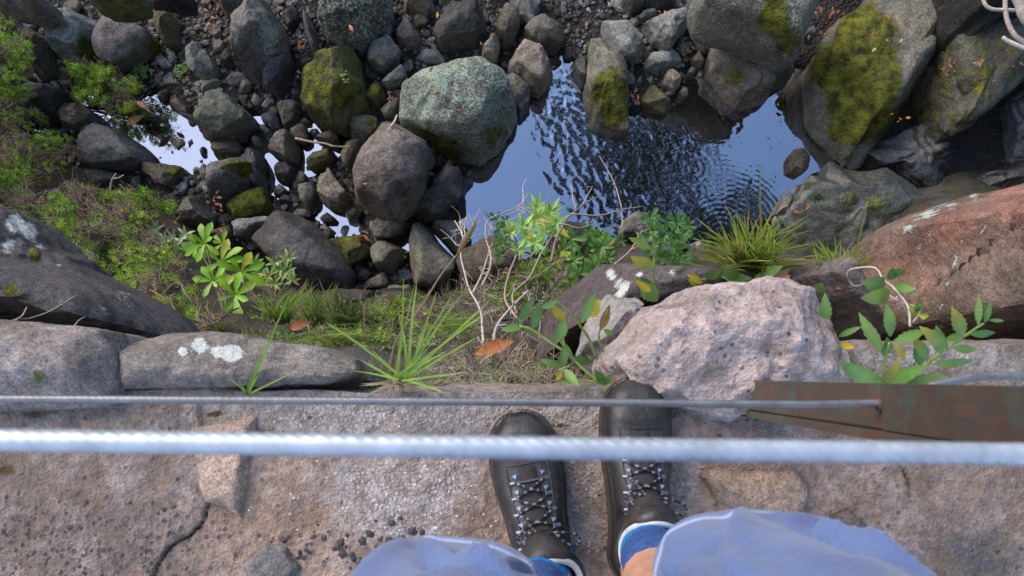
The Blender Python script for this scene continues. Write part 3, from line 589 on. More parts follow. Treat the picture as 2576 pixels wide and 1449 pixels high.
R('loaf shaped rock under a full yellow green moss coat','E',[(2230,685),(2330,548),(2480,478),(2605,465),(2645,640),(2605,705),(2300,795)],'o',.4,moss=.62,rough=.6)
R('flat grey layered stone resting above the large slate boulder','E',[(2270,810),(2390,738),(2576,718),(2685,738),(2695,820),(2560,885),(2440,945),(2305,935)],'l',.3,.15,rough=1.2)
R('triangular grey boulder strewn with dry stalks','E',[(1735,780),(1800,640),(1870,508),(1952,500),(2012,600),(2095,720),(2082,795),(1950,845),(1785,815)],'g',.42,lich=.15)
R('mossy rock at the right end of the pale pool','E',[(2098,30),(2170,-5),(2345,10),(2385,80),(2350,155),(2180,192),(2098,150)],'b',.28,moss=.25)
R('smooth grey rock behind the boulder with the moss cushion','E',[(2415,90),(2490,58),(2585,110),(2560,300),(2595,420),(2480,475),(2435,400),(2492,250)],'g',.38)
R('dark green mossy rock half hidden by the big leaved shrub','E',[(2095,860),(2250,815),(2325,900),(2285,1055),(2175,1085)],'o',.3,moss=.4)
R('round dark stone under the flat layered stone','E',[(2365,980),(2430,940),(2495,960),(2505,1030),(2420,1065)],'d',.18)
# --- centre
R('large smooth slate boulder behind the big leaved shrub','F',[(15,1000),(130,870),(250,715),(300,655),(400,675),(560,765),(680,885),(780,1005),(865,1090),(975,1280),(940,1420),(890,1550),(600,1590),(400,1430),(150,1150)],(.085,.081,.077),.75,.0,rough=.55,cuts=6,spots=[('l',750,640,10,.25)])
R('flat topped pinkish brown boulder with a lichen edged side','F',[(965,400),(980,250),(1030,120),(1150,-10),(1310,-142),(1420,-162),(1620,-50),(1695,-10),(1745,100),(1690,280),(1665,470),(1560,625),(1400,745),(1330,735),(1180,672),(1060,622),(1005,540)],(.18,.152,.138),.85,.2,rough=.45,cuts=3,flat=.72,tilt=(-.12,.1),spots=[('l',1065,375,20,.6),('l',1050,430,18,.55),('m',1055,450,25,.5),('l',1040,480,14,.5)])
R('dark boulder under the right side of the flat topped boulder','F',[(1690,300),(1790,228),(1900,222),(2035,320),(2042,430),(2032,580),(1900,655),(1850,722),(1740,785),(1560,742),(1560,640),(1660,500)],'d',.55,moss=.08,rough=1.2)
R('black rock standing in the pool beside the dark boulder','F',[(2010,330),(2060,325),(2165,400),(2080,482),(2040,560),(1990,500)],'dd',.22,-.04,wet=True)
R('round mossy rock in the narrow channel','F',[(198,310),(260,208),(380,212),(432,290),(412,380),(330,418),(228,372)],'d',.3,moss=.28)
R('mossy block in the channel below the stick','F',[(545,180),(600,128),(780,78),(802,180),(700,242),(556,298)],'o',.3,moss=.38)
R('pale triangular rock with a green stripe','F',[(628,480),(680,288),(760,262),(822,380),(942,530),(932,622),(860,665),(740,642),(638,560)],'t',.42,spots=[('m',780,420,9,.8)],rough=1.2)
R('smooth egg shaped grey rock beside the pale triangular rock','F',[(448,500),(470,418),(580,398),(608,470),(602,600),(540,665),(470,622)],'gg',.28,rough=.7)
R('greenish grey stone between the mossy channel rocks','F',[(425,345),(470,288),(542,340),(522,392),(440,412)],'gg',.18)
R('tan rock corner left of the smooth egg shaped rock','F',[(192,505),(270,408),(335,470),(290,522),(220,528)],'t',.18)
R('flat dark mossy rock below the tan rock corner','F',[(238,560),(300,508),(400,528),(422,590),(350,612),(270,602)],'d',.16,moss=.25)
R('dark red brown rock in the channel under the flat topped boulder','F',[(893,700),(920,640),(1010,622),(1082,680),(1030,765),(930,795)],(.06,.048,.04),.22,moss=.1,wet=True)
R('greenish dark stone on the slate boulder side of the channel','F',[(638,740),(720,682),(812,750),(802,792),(700,795)],'d',.16,moss=.15)
R('shattered grey slab piece beside the slate boulder','F',[(625,820),(700,788),(812,880),(762,915),(660,855)],'gg',.13)
R('moss and rust coloured rock left of the smooth round boulder','F',[(755,960),(870,895),(1040,898),(1135,960),(1168,1050),(1140,1115),(960,1225),(880,1105)],'o',.38,moss=.5,spots=[('b',920,590,30,.5)],rough=.7)
R('dark green grey boulder under the point of the flat topped boulder','F',[(1108,770),(1180,708),(1330,738),(1480,718),(1545,760),(1480,872),(1340,955),(1200,952),(1138,862)],'gg',.42)
R('smooth round grey boulder beside the little blue water gap','F',[(1165,1050),(1240,978),(1340,962),(1430,1008),(1535,1060),(1440,1162),(1350,1285),(1220,1255),(1170,1132)],'gg',.42,rough=.45,cuts=5)
R('tall pale boulder with two blue lichen rosettes','F',[(1518,930),(1540,778),(1620,748),(1722,830),(1802,960),(1932,1090),(1985,1180),(1962,1272),(1892,1335),(1882,1425),(1560,1385),(1528,1200)],'t',.5,rough=.5,cuts=5,spots=[('bl',1050,603,8,.9),('bl',1090,652,7,.9)])
R('grey rock between the tall pale boulder and the pool','F',[(1715,830),(1850,758),(1950,752),(2065,808),(2115,900),(2085,1005),(1960,1095),(1850,965)],'g',.35,rough=.7)
R('brown boulder under the dry branching twigs','F',[(1978,1180),(2040,1038),(2200,948),(2400,918),(2545,980),(2610,1150),(2580,1300),(2300,1405),(2050,1355)],'b',.5,rough=.6)
R('small wet brown stone with a red leaf by the rust coloured rock','F',[(1038,880),(1100,848),(1182,900),(1150,942),(1060,902)],'b',.12,wet=True)
R('slate wedge at the foot of the smooth round boulder','F',[(998,1320),(1050,1238),(1120,1222),(1182,1270),(1110,1345),(1010,1352)],'g',.18)
R('small grey block below the slate wedge','F',[(1078,1360),(1200,1308),(1310,1258),(1352,1360),(1285,1435),(1085,1445)],'gg',.22)
R('small grey stone against the foot of the tall pale boulder','F',[(1388,1270),(1500,1188),(1522,1300),(1440,1345)],'gg',.18)
R('narrow dark pebble right of the mossy block','F',[(798,200),(860,178),(892,260),(850,282),(810,250)],'g',.12)
R('mossy slip of rock squeezed between the two largest middle boulders','F',[(1705,110),(1790,85),(1802,200),(1740,265),(1690,260)],'o',.3,.1,moss=.4)
R('grey rock behind leaves at the near edge of the pool','G',[(1088,900),(1120,758),(1220,698),(1345,708),(1375,850),(1260,995),(1130,955)],'g',.35,moss=.05)
R('dark brown boulder behind the glossy leaves at the pool edge','G',[(425,890),(560,798),(760,798),(930,848),(1015,1000),(1005,1085),(850,1155),(600,1155),(465,1055)],(.05,.044,.038),.45)
R('small mossy dome below the grey rock at the pool edge','G',[(995,940),(1080,948),(1145,1050),(1102,1135),(1015,1105)],'o',.25,moss=.45)
R('wet rounded stone under the tip of the grass','G',[(1785,990),(1850,955),(1955,988),(1932,1085),(1850,1115)],'g',.18,wet=True)
R('purple brown rock lying under the fine green weeds','',[(750,745),(800,735),(900,730),(985,735),(990,765),(920,785),(800,780)],(.06,.044,.045),.4,.3)
R('pale rock behind the grass tuft in the shade','F',[(1300,1430),(1400,1385),(1540,1380),(1590,1460),(1560,1540),(1420,1560),(1310,1500)],'gg',.3)

# --- medium stones and pebbles that fill the gaps: each its own object, copies of a few shapes
def small_meshes(tones, n=32, rings=12):
    L = []
    for i, t in enumerate(tones):
        a = np.arange(10)*.6283; rr = np.array([random.uniform(.75, 1.15) for _ in a]); w = [(r*math.cos(q), .78*r*math.sin(q)) for r, q in zip(rr, a)]
        o = rock_mesh('stone', w, -.42, 1.0, TONE[t], M_ROCK, 700+i, 0, 0, n=n, rings=rings, cuts=8, grain=6, under=.6); L.append(o)
    return L
protos = small_meshes(['g', 'gg', 'bl', 'd', 'p', 'b', 'l', 'd', 'g', 't'])
polys_np = ROCK_POLYS
def free(u, v, pad=0):
    for pl in polys_np:
        if min(q[0] for q in pl)-pad < u < max(q[0] for q in pl)+pad and min(q[1] for q in pl)-pad < v < max(q[1] for q in pl)+pad:
            if inpoly(np.array([u]), np.array([v]), pl)[0]: return False
    return True
BEDAREA = [(-150,-130),(2030,-130),(2030,90),(1800,200),(1760,250),(1640,290),(1580,300),(1480,250),(1400,200),(1330,250),(1280,320),(1210,440),(1120,560),(1060,640),(1180,680),(1150,740),(1000,770),(900,760),(640,620),(470,560),(400,470),(180,440),(0,330)]
WATERFREE = POOLS[0]
used = 0; tries = 0; placed = []
first = [True]*len(protos)
while used < 245 and tries < 9000:
    tries += 1
    u, v = random.uniform(-100, 2576), random.uniform(-110, 770)
    if not inpoly(np.array([u]), np.array([v]), BEDAREA)[0] or not free(u, v): continue
    if inpoly(np.array([u]), np.array([v]), WATERFREE)[0]: continue
    s = random.choice([7, 8, 9, 10, 12, 14, 17, 20, 24])
    if any((u-a)**2+(v-b_)**2 < (.8*(s+c_))**2 for a, b_, c_ in placed): continue
    placed.append((u, v, s)); i = random.randrange(len(protos)); q = bp(u, v, ZW+.05); rw = s/FPX*6.8
    if first[i]: o = protos[i]; first[i] = False
    else: o = protos[i].copy(); COL.objects.link(o)
    o.location = (q.x, q.y, max(ground_z(q.x, q.y), ZW-.06)+.25*rw); o.scale = (rw*random.uniform(.9, 1.25), rw*random.uniform(.75, 1.05), rw*random.uniform(.6, .9))
    o.rotation_euler = (random.uniform(-.3, .3), random.uniform(-.3, .3), random.uniform(0, 6.28))
    tag(o, 'small stone filling a gap between the boulders of the stream bed', 'stone', 'small stones between the stream boulders'); used += 1
for i, f in enumerate(first):
    if f: bpy.data.objects.remove(protos[i])
# gravel nobody could count
ico = bmesh.new(); bmesh.ops.create_icosphere(ico, subdivisions=1, radius=1); IV = np.array([v.co for v in ico.verts]); IF = [tuple(x.index for x in f.verts) for f in ico.faces]; ico.free()
VV, FF, CC = [], [], []; k = 0
tn = [np.array(TONE[t]) for t in ('g', 'd', 'bl', 'b', 'd', 'p', 'l')]
for _ in range(19000):
    u, v = rng.uniform(-100, 2576), rng.uniform(-120, 780)
    if not inpoly(np.array([u]), np.array([v]), BEDAREA)[0] or inpoly(np.array([u]), np.array([v]), WATERFREE)[0]: continue
    if not free(u, v): continue
    q = bp(u, v, ZW+.03); gz = ground_z(q.x, q.y)
    if gz < ZW-.09: continue
    s = rng.choice([.011, .014, .017, .02, .026, .034]); A = IV*(1+rng.normal(0, .18, (len(IV), 1)))*s*np.array([rng.uniform(.8, 1.4), rng.uniform(.7, 1.1), rng.uniform(.5, .8)])
    t = rng.uniform(0, 6.28); ct, st = math.cos(t), math.sin(t); A = np.stack([A[:, 0]*ct-A[:, 1]*st, A[:, 0]*st+A[:, 1]*ct, A[:, 2]], -1)+np.array([q.x, q.y, gz+.3*s])
    VV.append(A); FF += [tuple(i+k for i in f) for f in IF]; k += len(IV); CC.append(np.broadcast_to(tn[rng.integers(len(tn))]*rng.uniform(.7, 1.2), A.shape))
o = mesh_obj('gravel', np.concatenate(VV), FF, M_ROCK, None, False, {'col': np.concatenate(CC)}); tag(o, 'fine dark gravel between the boulders of the stream bed', 'gravel', kind='stuff')
# ------------------------------------------------------------------ masonry wall whose top is the ledge
def mat_mortar(name):
    b = NB(name); p = b.pos()
    n1 = b.noise(p, 9, 6, .6); n2 = b.noise(p, 60, 5, .65); n3 = b.noise(p, 220, 3, .6)
    c = b.attr('col', False)
    c = b.mul(c, b.rng(n1, .3, .7, .62, 1.3)); c = b.mul(c, b.rng(n2, .3, .7, .62, 1.3)); c = b.mul(c, b.rng(n3, .3, .7, .75, 1.22))
    c = b.mix(b.math('MULTIPLY', b.rng(b.noise(p, 17, 5, .6), .48, .66), .45), c, (.2, .13, .08))
    pe = b.attr('pebble'); v = b.voro(p, 105); vc = b.voro(p, 105, 'F1', 'Color'); sx = b.n('ShaderNodeSeparateColor'); b.put(sx.inputs[0], vc)
    on = b.math('LESS_THAN', sx.outputs[0], pe); pm = b.math('MULTIPLY', on, b.rng(v, .42, .3), True)
    c = b.mix(b.math('MULTIPLY', pm, .85), c, b.mix(sx.outputs[1], (.045, .042, .05), (.16, .125, .115)))
    gr = b.attr('grit'); v2 = b.voro(p, 170); v2c = b.voro(p, 170, 'F1', 'Color'); s2 = b.n('ShaderNodeSeparateColor'); b.put(s2.inputs[0], v2c)
    gn = b.math('ADD', gr, b.math('MULTIPLY', b.math('SUBTRACT', n1, .5), .9)); gn = b.math('ADD', gn, b.math('MULTIPLY', b.math('SUBTRACT', n2, .5), .8))
    gm = b.math('MULTIPLY', b.rng(gn, .3, .8), b.rng(b.noise(p, 130, 4, .7), .34, .56))
    wash = b.math('MULTIPLY', b.rng(gn, .2, .75), b.rng(b.noise(p, 38, 5, .7), .42, .62)); c = b.mix(b.math('MULTIPLY', wash, .9), c, (.56, .51, .51))
    gc = b.mix(s2.outputs[1], (.25, .225, .22), (.66, .64, .66)); gc = b.mix(b.rng(v2, .55, .3), (.24, .2, .18), gc)
    c = b.mix(b.math('MULTIPLY', gm, .82), c, gc)
    oc = b.math('MULTIPLY', b.math('SUBTRACT', b.math('ADD', b.attr('ochre'), b.noise(p, 30, 3, .6)), 1.0), 9, True); c = b.mix(oc, c, (.40, .26, .09))
    mo = b.math('MULTIPLY', b.math('SUBTRACT', b.math('ADD', b.attr('moss'), b.math('MULTIPLY', b.noise(p, 26, 5, .7), 1.3)), 1.1), 5, True)
    c = b.mix(mo, c, b.mix(n3, (.05, .034, .012), (.12, .085, .02)))
    dk = b.attr('dark'); c = b.mul(c, b.math('SUBTRACT', 1.0, dk))
    h = b.math('ADD', b.math('MULTIPLY', n2, .9), b.math('MULTIPLY', n3, .4)); h = b.math('ADD', h, b.math('MULTIPLY', pm, -.35)); h = b.math('ADD', h, b.math('MULTIPLY', b.math('MULTIPLY', gm, b.rng(v2, .6, .1)), .18))
    s = b.pbsdf(Base_Color=c, Roughness=b.rng(b.math('MULTIPLY', gm, s2.outputs[2]), .3, .9, .85, .35), Normal=b.bump(h, 1.0, .014))
    return b.done(s)
M_MORTAR = mat_mortar('ledge_mortar')
wall = tag(empty('masonry_wall', (0, -.3, 0)), 'rough stone and mortar wall whose pinkish top is the ledge under the boots', 'wall')
fx = np.concatenate([np.linspace(-7, -1.1, 20), np.linspace(-1.05, 1.05, 560), np.linspace(1.1, 7, 20)])
fy = np.concatenate([np.linspace(-3, -.45, 14), np.linspace(-.43, 0, 150)])
FX, FY = np.meshgrid(fx, fy)
edge = .010+.006*vnoise(np.stack([fx, 0*fx, 0*fx], -1), 9, 3)+.075*sstep(.50, .60, fx)-.02*sstep(-.62, -.75, fx)
FY = np.where(FY > -.43, FY+edge[None]*sstep(-.43, 0, FY), FY)
zz = [FX, FY, np.zeros(FX.shape)]
FU, FV = proj(np.stack(zz, -1)); q3 = np.stack([FX, FY, 0*FX], -1)
def within(poly, soft=4):
    m = inpoly(FU, FV, poly).astype(float); return m
def seg_d(pl):
    dk = np.full(FU.shape, 1e9)
    for (a0, b0), (a1, b1) in zip(pl[:-1], pl[1:]):
        t = np.clip(((FU-a0)*(a1-a0)+(FV-b0)*(b1-b0))/((a1-a0)**2+(b1-b0)**2), 0, 1); dk = np.minimum(dk, np.hypot(FU-a0-t*(a1-a0), FV-b0-t*(b1-b0)))
    return dk
def gauss(lst):
    o = np.zeros(FU.shape)
    for u, v, ru, rv, a in lst: o += a*np.exp(-((FU-u)/ru)**2-((FV-v)/rv)**2)
    return o
wob = 9*vnoise(q3, 22, 3)
FU += wob; FV += 6*vnoise(q3, 25, 3, off=4)
LSL = [(-900,1010),(505,1010),(512,1200),(522,1265),(510,1312),(478,1347),(430,1378),(395,1430),(360,1700),(-900,1700)]
RSL = [(2185,1170),(4000,1150),(4000,1800),(2300,1800),(2255,1400),(2205,1310),(2215,1250)]
ls, rs = within(LSL), within(RSL)
Zt = .008*vnoise(q3, 5, 4)+.0035*vnoise(q3, 24, 4)+.0022*vnoise(q3, 70, 3)
Zt += .0035*(.4-np.abs(vnoise(q3, 40, 3, .55, 8)))*(.5+ls)
Zt += .006*ls+.006*rs+.012*sstep(200, -100, FU)*sstep(1150, 1000, FV)
crk = seg_d([(512,1125),(516,1200),(523,1262),(512,1310),(480,1346),(432,1376),(396,1430),(372,1500)]); ck = np.exp(-(crk/2.1)**2)
crk2 = seg_d([(2255,1150),(2275,1195),(2290,1250)]); ck2 = np.exp(-(crk2/3)**2)
Zt -= .010*ck+.008*ck2
col = np.broadcast_to(np.array((.34, .25, .205)), FX.shape+(3,)).copy()
def tint(m, c): 
    global col
    m = np.clip(m, 0, 1)[..., None]; col = col*(1-m)+np.array(c)*m
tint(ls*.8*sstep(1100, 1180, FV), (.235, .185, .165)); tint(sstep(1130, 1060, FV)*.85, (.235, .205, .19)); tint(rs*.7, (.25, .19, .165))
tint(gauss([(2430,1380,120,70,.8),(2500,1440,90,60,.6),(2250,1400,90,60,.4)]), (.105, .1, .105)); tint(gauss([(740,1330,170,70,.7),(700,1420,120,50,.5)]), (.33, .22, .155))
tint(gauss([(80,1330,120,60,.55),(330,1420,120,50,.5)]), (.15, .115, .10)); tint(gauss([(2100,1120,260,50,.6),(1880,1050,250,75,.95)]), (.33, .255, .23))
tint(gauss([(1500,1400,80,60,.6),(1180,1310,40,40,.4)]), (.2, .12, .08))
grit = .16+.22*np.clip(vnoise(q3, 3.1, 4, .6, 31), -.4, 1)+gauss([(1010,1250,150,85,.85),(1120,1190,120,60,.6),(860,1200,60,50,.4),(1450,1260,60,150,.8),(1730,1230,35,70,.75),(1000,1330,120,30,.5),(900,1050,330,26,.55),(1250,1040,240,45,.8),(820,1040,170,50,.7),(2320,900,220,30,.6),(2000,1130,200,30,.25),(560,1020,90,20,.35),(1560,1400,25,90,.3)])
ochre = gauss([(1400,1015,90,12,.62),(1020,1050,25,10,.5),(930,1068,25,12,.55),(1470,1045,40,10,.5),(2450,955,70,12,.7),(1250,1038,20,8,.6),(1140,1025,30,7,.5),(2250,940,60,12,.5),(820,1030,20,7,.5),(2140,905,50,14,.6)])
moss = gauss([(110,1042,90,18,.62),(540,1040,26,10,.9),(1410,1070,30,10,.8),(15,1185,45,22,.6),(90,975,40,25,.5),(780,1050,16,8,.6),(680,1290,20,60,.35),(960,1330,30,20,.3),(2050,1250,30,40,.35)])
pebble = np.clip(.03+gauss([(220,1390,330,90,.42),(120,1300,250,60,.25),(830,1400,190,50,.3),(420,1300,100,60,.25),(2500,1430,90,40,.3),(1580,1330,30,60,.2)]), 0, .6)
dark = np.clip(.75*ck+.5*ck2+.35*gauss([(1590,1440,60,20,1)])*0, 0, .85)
rows = 12                                           # the outer face of the wall
dn = np.linspace(.02, 1, rows)**1.3*1.0
fy2 = np.array([FY[-1]+.016*sstep(0, .08, d_)-.05*d_+.02*vnoise(np.stack([fx, 0*fx+d_, 0*fx], -1), 6, 3) for d_ in dn]); fz2 = np.array([Zt[-1]*(1-d_)-d_ for d_ in dn])
ext = lambda a, v=None: np.concatenate([a, np.repeat(a[-1:], rows, 0)])
VX = np.concatenate([FX, np.repeat(fx[None], rows, 0)]); VY = np.concatenate([FY, fy2]); VZ = np.concatenate([Zt, fz2])
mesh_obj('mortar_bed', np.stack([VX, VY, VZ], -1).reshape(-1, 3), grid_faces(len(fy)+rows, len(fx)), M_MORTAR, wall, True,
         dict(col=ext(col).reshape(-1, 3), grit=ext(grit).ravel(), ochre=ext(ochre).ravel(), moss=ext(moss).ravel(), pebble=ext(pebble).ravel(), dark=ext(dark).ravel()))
def near(name, label, pts, ztop, H, tone, seed, mat=None, cat=None, parent=None, **k):
    zc = ztop-.45*H; w = [tuple(bp(u, v, zc)[:2]) for u, v in pts]
    k.setdefault('n', 130); k.setdefault('rings', 44); k.setdefault('grain', .35)
    o = rock_mesh(name, w, zc-.42*H, H, TONE[tone] if isinstance(tone, str) else tone, mat or M_NEAR, seed, parent=parent, **k)
    if label: o['label'] = label
    if cat: o['category'] = cat
    return o
near('stone', 'smooth tan stone set in the ledge beside the crack', [(500,1058),(640,1040),(668,1052),(655,1140),(642,1250),(632,1312),(590,1288),(522,1268),(506,1150)], .010, .07, (.30,.225,.185), 301, parent=wall, flat=.9, cuts=2, rough=.35)
near('stone', 'ochre brown stone set in the ledge right of the boots', [(1740,1195),(1790,1165),(1990,1168),(2020,1230),(1995,1305),(1900,1308),(1830,1280),(1780,1255)], .016, .08, (.30,.22,.17), 302, parent=wall, flat=.85, cuts=3, rough=.5)
near('stone', 'slate grey stone set flush in the ledge', [(622,1405),(670,1362),(735,1372),(765,1412),(730,1470),(640,1470)], .012, .05, (.135,.125,.128), 303, parent=wall, flat=.9, cuts=2, rough=.35)
near('stone', 'dark stone under the rim of the shorts', [(2080,1295),(2125,1278),(2168,1315),(2160,1345),(2100,1335)], .022, .05, (.12,.1,.095), 304, parent=wall, flat=.85, cuts=2, rough=.5)
near('stone', 'grey conglomerate block raised at the left end of the ledge', [(-260,808),(0,812),(150,820),(320,838),(352,880),(358,965),(345,1022),(200,1034),(-260,1034)], .055, .24, (.19,.17,.16), 305, parent=wall, crag=.011, n=170, rings=60, flat=.85, cuts=3, rough=1.0, spots=[('m',90,950,40,.55),('m',310,935,14,.6)], lichen=.12)
near('stone', 'dark weathered stone with white lichen patches along the outer edge', [(330,852),(450,838),(600,842),(660,852),(740,868),(850,878),(940,922),(965,970),(900,1008),(700,1014),(500,1014),(345,1012)], .004, .26, (.17,.15,.14), 306, parent=wall, crag=.010, n=170, rings=60, flat=.85, cuts=3, rough=.7, spots=[('l',458,885,14,1.0),('l',505,872,24,1.2),('l',585,890,28,1.2),('l',545,885,16,.8),('m',490,884,8,.6)])
def mortar_attrs(o, cc, gr=.15):
    n = len(o.data.vertices)
    for k_ in ('moss', 'lichen'): o.data.attributes.remove(o.data.attributes[k_])
    for k_, v_ in dict(grit=gr, ochre=0, moss=0, pebble=.05, dark=0).items():
        a = o.data.attributes.new(k_, 'FLOAT', 'POINT'); a.data.foreach_set('value', np.full(n, v_, np.float32))
lump = near('mortar_lump', 'pale pink lump of mortar bulging out over the drop', [(1498,925),(1530,850),(1552,800),(1600,770),(1680,752),(1722,722),(1800,708),(1900,706),(1962,712),(2032,738),(2058,800),(2094,870),(2116,960),(2105,1025),(1900,1060),(1700,1050),(1520,1000)], .045, .36, (.45,.395,.365), 307, M_MORTAR, parent=wall, flat=.8, cuts=4, rough=.65, tilt=(0, .28), n=240, rings=110, grain=.5, crag=.022)
mortar_attrs(lump, 0, .22)
lump2 = near('mortar_lump', 'whitish crumbling mortar patch under the yellowing plant', [(1450,900),(1480,800),(1540,735),(1600,745),(1600,800),(1540,900),(1500,950)], -.10, .4, (.36,.34,.34), 308, M_MORTAR, parent=wall, rough=1.0, n=90, crag=.02)
mortar_attrs(lump2, 0, .6)
# loose rocks beside and below the wall
near('rock', 'black slanting rock with white lichen patches at the left edge', [(-260,500),(0,514),(28,527),(60,545),(90,575),(134,622),(181,640),(206,672),(258,692),(322,728),(426,777),(513,845),(470,880),(323,860),(200,850),(-260,850)], -.55, .75, (.08,.074,.075), 311, cat='rock', crag=.022, n=180, rings=70, tilt=(-.25,-.35), rough=.8, flat=.8, cuts=4, spots=[('l',35,560,26,.95),('l',75,585,24,.9),('l',105,625,20,.7),('l',20,620,26,.8),('l',150,665,12,.7),('l',310,745,28,.5),('m',85,640,20,.9),('m',30,730,40,.6),('l',350,800,20,.5),('l',260,770,40,.35),('l',150,760,50,.3),('l',400,810,30,.35)])
near('rock', 'dark purplish stone streaked with pale lichen behind the yellowing plant', [(1345,940),(1385,756),(1420,723),(1500,671),(1524,663),(1637,668),(1730,664),(1800,700),(1790,800),(1540,870),(1441,940)], -.33, .8, (.082,.072,.074), 312, cat='rock', crag=.012, rough=.5, flat=.8, cuts=4, tilt=(.1,-.2), spots=[('l',1535,690,18,.8),('l',1570,715,22,.7),('l',1610,690,16,.6),('l',1700,678,26,.55),('l',1560,745,25,.6)])
near('rock', 'purple brown stone under the smaller grass tuft', [(1950,705),(2010,664),(2062,668),(2112,702),(2168,772),(2206,840),(2150,880),(2080,820),(2000,770)], -.14, .5, (.13,.11,.108), 313, cat='rock', crag=.012, rough=.6, spots=[('l',2140,760,14,.4)])
M_RED = mat_rock('red_rock', k=3.2, lich=((.42,.47,.44), (.30,.34,.32)), lscale=6, bumpd=.014)
near('boulder', 'tall rust red rock with pale lichen drips and a dark crack', [(2196,705),(2203,660),(2210,625),(2233,597),(2285,558),(2337,517),(2376,504),(2440,486),(2502,488),(2525,480),(2592,462),(2950,380),(3300,600),(3300,1010),(2600,1000),(2500,985),(2470,930),(2420,880),(2350,842),(2250,838),(2215,775)], .10, 1.5, (.15,.105,.088), 314, M_RED, cat='boulder', crag=.014, rough=.4, flat=.92, cuts=2, n=190, rings=80, tilt=(.3,-.3), crack=[(2560,572),(2490,628),(2430,672),(2368,722)],
  spots=[('l',2250,600,16,.8),('l',2285,572,20,.9),('l',2335,535,22,1.0),('l',2390,515,24,.9),('l',2450,495,18,.9),('l',2250,610,14,.6),('l',2215,670,12,.5),('l',2390,640,12,.5),('l',2360,680,12,.45),('l',2440,700,12,.5),('l',2415,655,10,.4),('rd',2260,680,55,.6),('rd',2400,570,70,.6),('rd',2545,515,60,.6),('rd',2340,720,45,.5),('l',2405,640,9,.72),('l',2400,665,9,.72),('l',2393,690,9,.72),('l',2385,715,9,.72),('l',2440,665,9,.72),('l',2432,690,9,.72),('l',2425,712,9,.72),('l',2365,790,9,.72),('l',2360,820,9,.72),('l',2372,770,9,.72),('l',2263,690,9,.72),('l',2265,712,9,.72),('l',2215,720,9,.72),('l',2212,750,9,.72),('l',2300,600,9,.72),('l',2310,625,9,.72),('l',2345,580,9,.72),('l',2480,560,9,.72),('l',2470,585,9,.72),('l',2420,610,9,.72),('g',2520,780,150,.5),('b',2380,790,90,.5),('b',2300,720,50,.3),('l',2260,690,14,.6),('l',2230,640,12,.5),('l',2330,600,14,.5),('l',2390,560,12,.4),('l',2350,780,12,.5),('l',2470,640,10,.4)])
# grit and pebbles bedded in the mortar
VV, FF, CC, k = [], [], [], 0
def peb(u, v, s, c):
    global k
    q = bp(u, v, 0); A = IV*(1+rng.normal(0, .16, (len(IV), 1)))*s*np.array([1, rng.uniform(.7, 1), .55]); t = rng.uniform(0, 6.3)
    A = np.stack([A[:, 0]*math.cos(t)-A[:, 1]*math.sin(t), A[:, 0]*math.sin(t)+A[:, 1]*math.cos(t), A[:, 2]], -1)
    j, i = np.unravel_index(np.argmin((FX[14:]-q.x)**2+(FY[14:]-q.y)**2), FX[14:].shape)
    A += np.array([q.x, q.y, Zt[14+j, i]-.12*s]); VV.append(A); FF.extend(tuple(x+k for x in f) for f in IF); k += len(IV); CC.append(np.broadcast_to(np.array(c)*rng.uniform(.75, 1.2), A.shape))
for _ in range(70): peb(rng.normal(860, 120), rng.normal(1385, 38), rng.choice([.002, .003, .004, .006, .0085]), (.05, .046, .05))
for _ in range(70): peb(rng.uniform(0, 480), rng.uniform(1260, 1449), rng.choice([.002, .003, .004, .005]), (.065, .055, .055))
for _ in range(240): peb(rng.normal(1020, 120), rng.normal(1240, 60), rng.choice([.001, .0013, .0018, .0025]), (.55, .51, .51))
for _ in range(120): peb(rng.normal(1450, 40), rng.normal(1270, 90), rng.choice([.001, .0015, .002]), (.5, .46, .45))
for _ in range(110): peb(rng.uniform(650, 2150), rng.uniform(1130, 1400), rng.choice([.0015, .002, .003, .0035]), (.3, .25, .23))
for _ in range(160): peb(rng.uniform(650, 1500), rng.uniform(1000, 1075), rng.choice([.001, .0015, .002, .003]), (.36, .33, .33))
o = mesh_obj('pebbles', np.concatenate(VV), FF, mat_attr('pebble', .6, 90, .25), wall, False, {'col': np.concatenate(CC)}); o['kind'] = 'stuff'
# ------------------------------------------------------------------ railing: steel post and two wire ropes
def wire_rope(name, label, pts, r, ca, strands=7, pitch=.05, step=.006):
    P = smooth_path(pts, 12); L = np.concatenate([[0], np.cumsum(np.linalg.norm(np.diff(P, axis=0), axis=1))]); N = int(L[-1]/step)
    S = np.linspace(0, L[-1], N); Q = np.stack([np.interp(S, L, P[:, i]) for i in range(3)], -1); mb = MB()
    rs_ = r*.40
    for k in range(strands):
        a = 2*math.pi*(k/strands)+2*math.pi*S/pitch; off = np.stack([0*a, np.cos(a)*(r-rs_), np.sin(a)*(r-rs_)], -1); mb.tube(Q+off, rs_, ca, 6)
    mb.tube(Q[::6], r*.94, ca, 10)
    b = NB(name+'_steel'); p = b.pos(); c = b.mul(b.attr('col', False), b.rng(b.noise(p, 60, 4, .6), .3, .7, .75, 1.2)); c = b.mix(b.math('MULTIPLY', b.rng(b.noise(p, 9, 3), .58, .7), .35), c, (.16, .16, .15))
    m = b.done(b.pbsdf(Base_Color=c, Roughness=.42, Metallic=.35))
    return tag(mb.build(name, m), label, 'cable')
lo = [bp(-900, 1000, .5), bp(0, 1003, .5), bp(1288, 1011, .5), bp(2220, 1017, .5)]
e = lo[-1]; lo += [e+Vector((.06, .012, .0)), e+Vector((.14, .030, .0)), e+Vector((1.2, .05, 0))]
wire_rope('wire_rope', 'thin grey wire rope threaded through the rusty post', lo, .0042, (.17, .18, .20))
